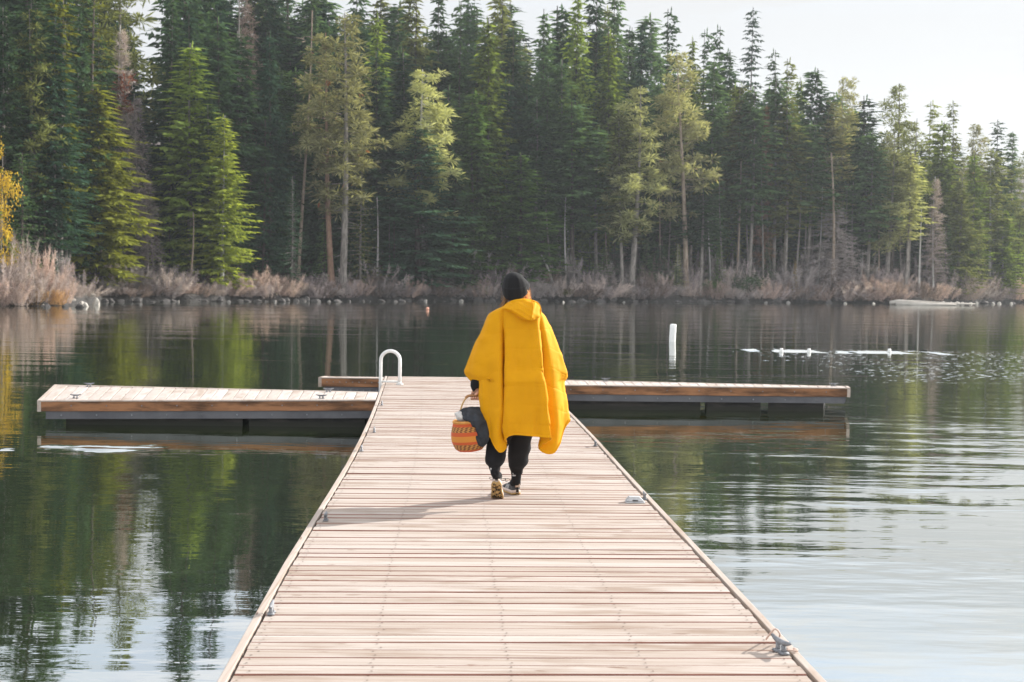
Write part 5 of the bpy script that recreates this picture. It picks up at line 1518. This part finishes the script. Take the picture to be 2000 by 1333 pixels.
# socks
mb = MB(); mb.tube([tuple(q) for q in crom(np.array([A3(966.6, 914, -.08), A3(967.2, 924, -.085), np.array(tuple(footL(.045, .088)))]), 12)], [.037, .036, .0355, .035, .0345, .034, .034, .034, .0345, .035, .036, .037], 18)
sock1 = pchild(mb.build('sock', M_BLACK, None))
mb = MB(); mb.tube([tuple(q) for q in crom(np.array([A3(1009, 920, .24), A3(1008, 936, .26), np.array(tuple(footR(.045, .088)))]), 12)], [.040, .039, .0385, .038, .0375, .037, .037, .037, .038, .039, .04, .042], 18)
sock2 = pchild(mb.build('sock', M_BLACK, None))
def emblem(cx_, cy_, dy, s_, par):
    """Three leaves over three bars, printed white."""
    mb = MB()
    for k, ang in enumerate((-.62, 0, .62)):
        pts = []
        for j in range(10):
            a_ = 2 * math.pi * j / 10
            u, v = .17 * math.cos(a_), .32 * math.sin(a_) + .42
            x_ = (u * math.cos(ang) + v * math.sin(ang)); z_ = (-u * math.sin(ang) + v * math.cos(ang))
            pts.append(A3(cx_ + x_ * s_, cy_ - z_ * s_, dy - (0.0012 if k == 1 else 0)))
        c_ = np.mean(pts, 0)
        mb.add([tuple(q) for q in pts] + [tuple(c_)], [], [(j, (j + 1) % 10, 10) for j in range(10)])
    for k in range(3):
        y_ = cy_ + (.02 + .14 * k) * s_; w_ = (.62 - .08 * k) * s_
        mb.add([tuple(A3(cx_ - w_, y_ + .09 * s_, dy)), tuple(A3(cx_ + w_, y_ + .09 * s_, dy)), tuple(A3(cx_ + w_, y_, dy)), tuple(A3(cx_ - w_, y_, dy))], [(0, 1, 2, 3)])
    o = mb.build('emblem', M_PRINT, None, smooth=False)
    o.parent = par
    o.matrix_parent_inverse = (Matrix.Translation(person.location)).inverted() @ Matrix.Identity(4)
    return o
def subchild(o, par):
    o.parent = par
    o.matrix_parent_inverse = Matrix.Identity(4)
    return o
subchild(emblem(1004, 928, .208, 6.2, sock2), sock2)
subchild(emblem(959.5, 917, -.112, 4.0, sock1), sock1)

# shoes: built along +Y (toe), then posed
def shoe(heel, toe_dir, up_hint, stripe_side):
    f_ = Vector(toe_dir).normalized(); r_ = f_.cross(Vector(up_hint)).normalized(); u_ = r_.cross(f_)
    W = lambda x, y, z: tuple(Vector(heel) + r_ * x + f_ * y + u_ * z)
    ys = np.array([0, .008, .03, .07, .12, .165, .205, .238, .258, .268])
    hw = np.array([.010, .026, .035, .036, .036, .041, .044, .040, .027, .006])
    cxs = np.array([0, 0, 0, 0, .002, .004, .005, .004, .003, .002])
    rock_ = np.array([.010, .005, .0, 0, 0, 0, .001, .006, .013, .02])
    n = 60; yy = np.linspace(0, .268, n)
    HW = np.interp(yy, ys, hw); CX = np.interp(yy, ys, cxs); RK = np.interp(yy, ys, rock_)
    # outsole (gum) and midsole
    def slab(z0, z1, grow, name, mat):
        mb = MB()
        pr = [(-1, z0), (-1.02, (z0 + z1) / 2), (-1, z1), (-.9, z1 + .001), (.9, z1 + .001), (1, z1), (1.02, (z0 + z1) / 2), (1, z0)]
        Gs = np.array([[W(CX[i] + a * (HW[i] + grow), yy[i], z + RK[i] * (1 if z < .02 else .8)) for a, z in pr] for i in range(n)])
        mb.grid(Gs, close_v=True)
        return mb, name, mat
    parts = []
    mb, _, _ = slab(.0, .010, .003, '', None)
    out_ = mb
    # midsole
    mid, _, _ = slab(.0105, .032, .001, '', None)
    # tread: dark lugs under the outsole
    tread = MB(); rt_ = np.random.default_rng(9)
    yv = .014
    while yv < .256:
        hw_ = float(np.interp(yv, ys, hw)); cx_ = float(np.interp(yv, ys, cxs)); rk = float(np.interp(yv, ys, rock_))
        k = -hw_ + .006
        while k < hw_ - .006:
            w_ = rt_.uniform(.006, .013)
            if rt_.random() < .62 and not (.10 < yv < .15 and abs(k) < .012):
                sl = rt_.uniform(-.003, .003)
                a0, a1 = cx_ + k, cx_ + min(k + w_, hw_ - .004)
                tread.hexa([Vector(W(a0, yv, rk - .0035)), Vector(W(a1, yv + sl, rk - .0035)), Vector(W(a1, yv + sl + .006, rk - .0035)), Vector(W(a0, yv + .006, rk - .0035)), Vector(W(a0, yv, rk + .001)), Vector(W(a1, yv + sl, rk + .001)), Vector(W(a1, yv + sl + .006, rk + .001)), Vector(W(a0, yv + .006, rk + .001))])
            k += w_ + .003
        yv += .0105
    # upper
    top = np.interp(yy, [0, .01, .04, .09, .13, .18, .23, .262, .268], [.060, .098, .096, .094, .090, .070, .056, .042, .034])
    up_ = MB(); rows_ = []
    for i in range(n):
        cs = []
        for a_ in np.linspace(0, math.pi, 17):
            x_ = math.cos(a_); z_ = math.sin(a_)
            w_ = HW[i] * (1 - .22 * z_ ** 2) * (.97)
            cs.append(W(CX[i] + w_ * np.sign(x_) * abs(x_) ** .75, yy[i], .030 + (top[i] - .030) * z_ ** .8))
        rows_.append(cs)
    Gu = np.array(rows_)
    up_.grid(Gu)
    sh = up_.build('shoe', M_SHOE, None)
    pchild(sh)
    subchild(mid.build('midsole', M_MID, None), sh)
    subchild(out_.build('outsole', M_SOLE, None), sh)
    subchild(tread.build('tread', M_TREAD, None, smooth=False), sh)
    tb_ = MB(); tb_.tube([W(-.012, .004, .060), W(-.012, -.004, .090), W(-.010, -.002, .122), W(0, .0, .130), W(.010, -.002, .122), W(.012, -.004, .090), W(.012, .004, .060)], [.005] * 7, 8)
    tb_.add([W(-.012, -.002, .06), W(.012, -.002, .06), W(.012, -.006, .118), W(-.012, -.006, .118)], [(0, 1, 2, 3)])
    subchild(tb_.build('heel_loop', M_TAB, None), sh)
    lc = MB()
    for s_ in (-1, 1):
        lc.tube([tuple(q) for q in crom(np.array([W(s_ * .01, .12, .098), W(s_ * .035, .115, .112), W(s_ * .060, .105, .108), W(s_ * .058, .098, .092), W(s_ * .036, .11, .092)]), 18)], .0018, 6)
    subchild(lc.build('lace', M_BLACK, None), sh)
    st = MB()
    for k in range(3):
        y0 = .105 + .022 * k
        for sd in stripe_side:
            def sp(y_, z_, e_=.0016):
                i = int(np.clip(y_ / .268 * (n - 1), 0, n - 1)); zz_ = np.clip((z_ - .030) / (top[i] - .030), 0, 1) ** (1 / .8)
                x_ = math.sqrt(max(0, 1 - zz_ ** 2)) ** .75
                return W(CX[i] + sd * (HW[i] * (1 - .22 * zz_ ** 2) * .97 * x_ + e_), y_, z_)
            st.add([sp(y0, .034), sp(y0 + .009, .034), sp(y0 - .004, .05), sp(y0 + .005, .05), sp(y0 - .012, .068), sp(y0 - .003, .068)], [(0, 1, 3, 2), (2, 3, 5, 4)])
    subchild(st.build('stripe', M_PRINT, None, smooth=False), sh)
    return sh
shoe(heelL, toeL - heelL, Vector((.06, .6, .8)), (-1,))
shoe(heelR, Vector((-.36, .93, 0)), Vector((0, 0, 1)), (-1, 1))

# ------------------------------------------------------------------ basket, cloth and fleece
mt, h, out = new_mat('woven_straw')
tc = h.n('ShaderNodeTexCoord').outputs['Object']
s = h.sep(tc)
ang = h.math('ARCTAN2', s[1], s[0])
zf = s[2]
red, ora, tanc, blk = (.74, .105, .022, 1), (.82, .31, .035, 1), (.70, .33, .075, 1), (.20, .055, .018, 1)
def zone(a, b): return h.math('MULTIPLY', h.math('GREATER_THAN', zf, a), h.math('LESS_THAN', zf, b))
dia = h.math('ADD', h.math('MULTIPLY', ang, 7.0), h.math('MULTIPLY', zf, 95.0))
chk = h.n('ShaderNodeTexChecker', None, Vector=h.n('ShaderNodeCombineXYZ', None, X=h.math('ADD', h.math('MULTIPLY', ang, 7.0), h.math('MULTIPLY', zf, 60.0)), Y=h.math('MULTIPLY', zf, 85.0), Z=0.5).outputs[0], Color1=tanc, Color2=blk, Scale=1.0)
pat = chk.outputs[0]
c = h.mix(zone(-1, .026), red, red)
c = h.mix(zone(.020, .062), c, pat)
c = h.mix(zone(.062, .082), c, red)
c = h.mix(zone(.082, .124), c, ora)
c = h.mix(zone(.124, .152), c, red)
c = h.mix(zone(.152, .192), c, pat)
c = h.mix(zone(.192, .212), c, red)
c = h.mix(zone(.212, .30), c, ora)
wv = h.math('MULTIPLY', h.math('SINE', h.math('MULTIPLY', ang, 62.0)), h.math('SINE', h.math('MULTIPLY', zf, 700.0)))
c = h.mix(h.maprange(wv, -1, 1, .0, .2), c, (.50, .25, .10, 1))
p = principled(h, c, .75)
b = h.n('ShaderNodeBump', None, Strength=1.0, Distance=.003, Height=wv)
h.put(p.inputs['Normal'], b.outputs[0]); h.put(out, p.outputs[0])
M_BASK = mt
bc = PP(918, 881, -.02)
bask = thing('basket', bc, 'round woven straw basket with orange and red bands held in the left hand', 'basket')
bask.rotation_euler = (R(2), R(-5), 0)
prof = [(.001, .004), (.05, .0), (.085, .006), (.108, .026), (.124, .062), (.131, .102), (.128, .142), (.119, .182), (.109, .214), (.106, .226), (.102, .226), (.103, .212), (.112, .18), (.12, .14), (.12, .09), (.09, .02), (.001, .012)]
pc = crom(np.array(prof), 70)
a_ = np.linspace(0, 2 * math.pi, 72, endpoint=False)
Gk = np.array([np.stack([r_ * np.cos(a_), r_ * np.sin(a_), z_ + 0 * a_], 1) for r_, z_ in pc])
mb = MB(); mb.grid(Gk, close_v=True)
mb.build('bowl', M_BASK, bask)
mb = MB()
for k in range(90):
    a0 = k / 90 * 2 * math.pi; a1 = a0 + .10
    mb.tube([(.111 * math.cos(a0), .111 * math.sin(a0), .218), (.106 * math.cos((a0 + a1) / 2), .106 * math.sin((a0 + a1) / 2), .231), (.099 * math.cos(a1), .099 * math.sin(a1), .220)], .0042, 5)
M_RIM = noisy_mat('straw_rim', (.62, .30, .08), (.74, .40, .13), 30, .8, .001)
mb.build('rim', M_RIM, bask)
inv = bask.matrix_basis.inverted() if False else (Matrix.Translation(bc) @ bask.rotation_euler.to_matrix().to_4x4()).inverted()
def bk(px, py, dy): return tuple(inv @ PP(px, py, dy))
M_HAND = noisy_mat('tan_leather_handle', (.30, .145, .06), (.42, .22, .10), 20, .6, .001)
M_CANE = noisy_mat('cane_strand', (.46, .28, .10), (.60, .38, .16), 20, .7, .001)
mb = MB()
arch = crom(np.array([bk(909, 778, 0), bk(914, 774.2, 0), bk(921, 773, 0), bk(930, 773.5, 0), bk(937, 776, 0)]), 26)
mb.tube([tuple(q) for q in arch], .0105, 10)
mb.build('handle', M_HAND, bask)
mb = MB()
for s_ in (-1, 1):
    mb.tube([tuple(q) for q in crom(np.array([bk(910.5, 777, .004 * s_), bk(904, 788, .012 * s_), bk(899.5, 803, .022 * s_), bk(897, 826, .03 * s_)]), 18)], .0058, 8)
    mb.tube([tuple(q) for q in crom(np.array([bk(936, 775.5, .004 * s_), bk(942, 788, .012 * s_), bk(945, 805, .022 * s_), bk(944, 828, .03 * s_)]), 18)], .0058, 8)
mb.build('handle_strands', M_CANE, bask)

jacket = pillow('folded_cloth', [(895, 806), (900, 800.5), (908, 796.5), (924, 794.5), (940, 796.5), (948, 805), (952, 824), (955.5, 848), (953.5, 864), (943, 873.5), (932, 870), (928, 858), (929, 842), (921, 836.5), (917.5, 827), (905, 820.5), (901, 812)],
                lambda x, y: interp(y, [795, 806, 822, 850, 875], [-.03, -.055, -.118, -.118, -.105]) + .0009 * max(0, x - 930), 0.044, M_DENIM, 21, .013, 34, centre=(930, 822), power=.6,
                extra=lambda Gp, d_: .010 * np.abs(np.sin((Gp[..., 0] * .8 + Gp[..., 2] * .35) * 70 + 3 * vnoise(Gp, 14, 4, 2))) - .006)
tag(jacket, 'dark grey garment bundled in the basket and hanging over its side', 'garment')
jacket.data.materials[0] = M_DENIM
fl = pillow('pale_fleece', [(887.5, 808), (892, 805), (899, 804), (905, 808), (909, 816), (909, 824), (900, 823.5), (892, 820), (890, 814)], lambda x, y: -.065, .045, M_FLUFF, 31, .010, 70, n=90, m=20, power=.55)
tag(fl, 'tuft of pale fleece poking out of the basket under the dark garment', 'fleece')

# ------------------------------------------------------------------ air
mt, h, out = new_mat('haze')
v = h.n('ShaderNodeVolumePrincipled', None, Color=(.88, .94, 1.0, 1), Density=0.00030, Anisotropy=0.3)
h.put(mt.node_tree.nodes['Material Output'].inputs['Volume'], v.outputs[0])
hz = MB()
hz.hexa([Vector(q) for q in ((-900, -120, -4), (1600, -120, -4), (1600, 900, -4), (-900, 900, -4), (-900, -120, 110), (1600, -120, 110), (1600, 900, 110), (-900, 900, 110))])
tag(hz.build('haze', mt, smooth=False), 'thin bright haze over the lake', kind='stuff')
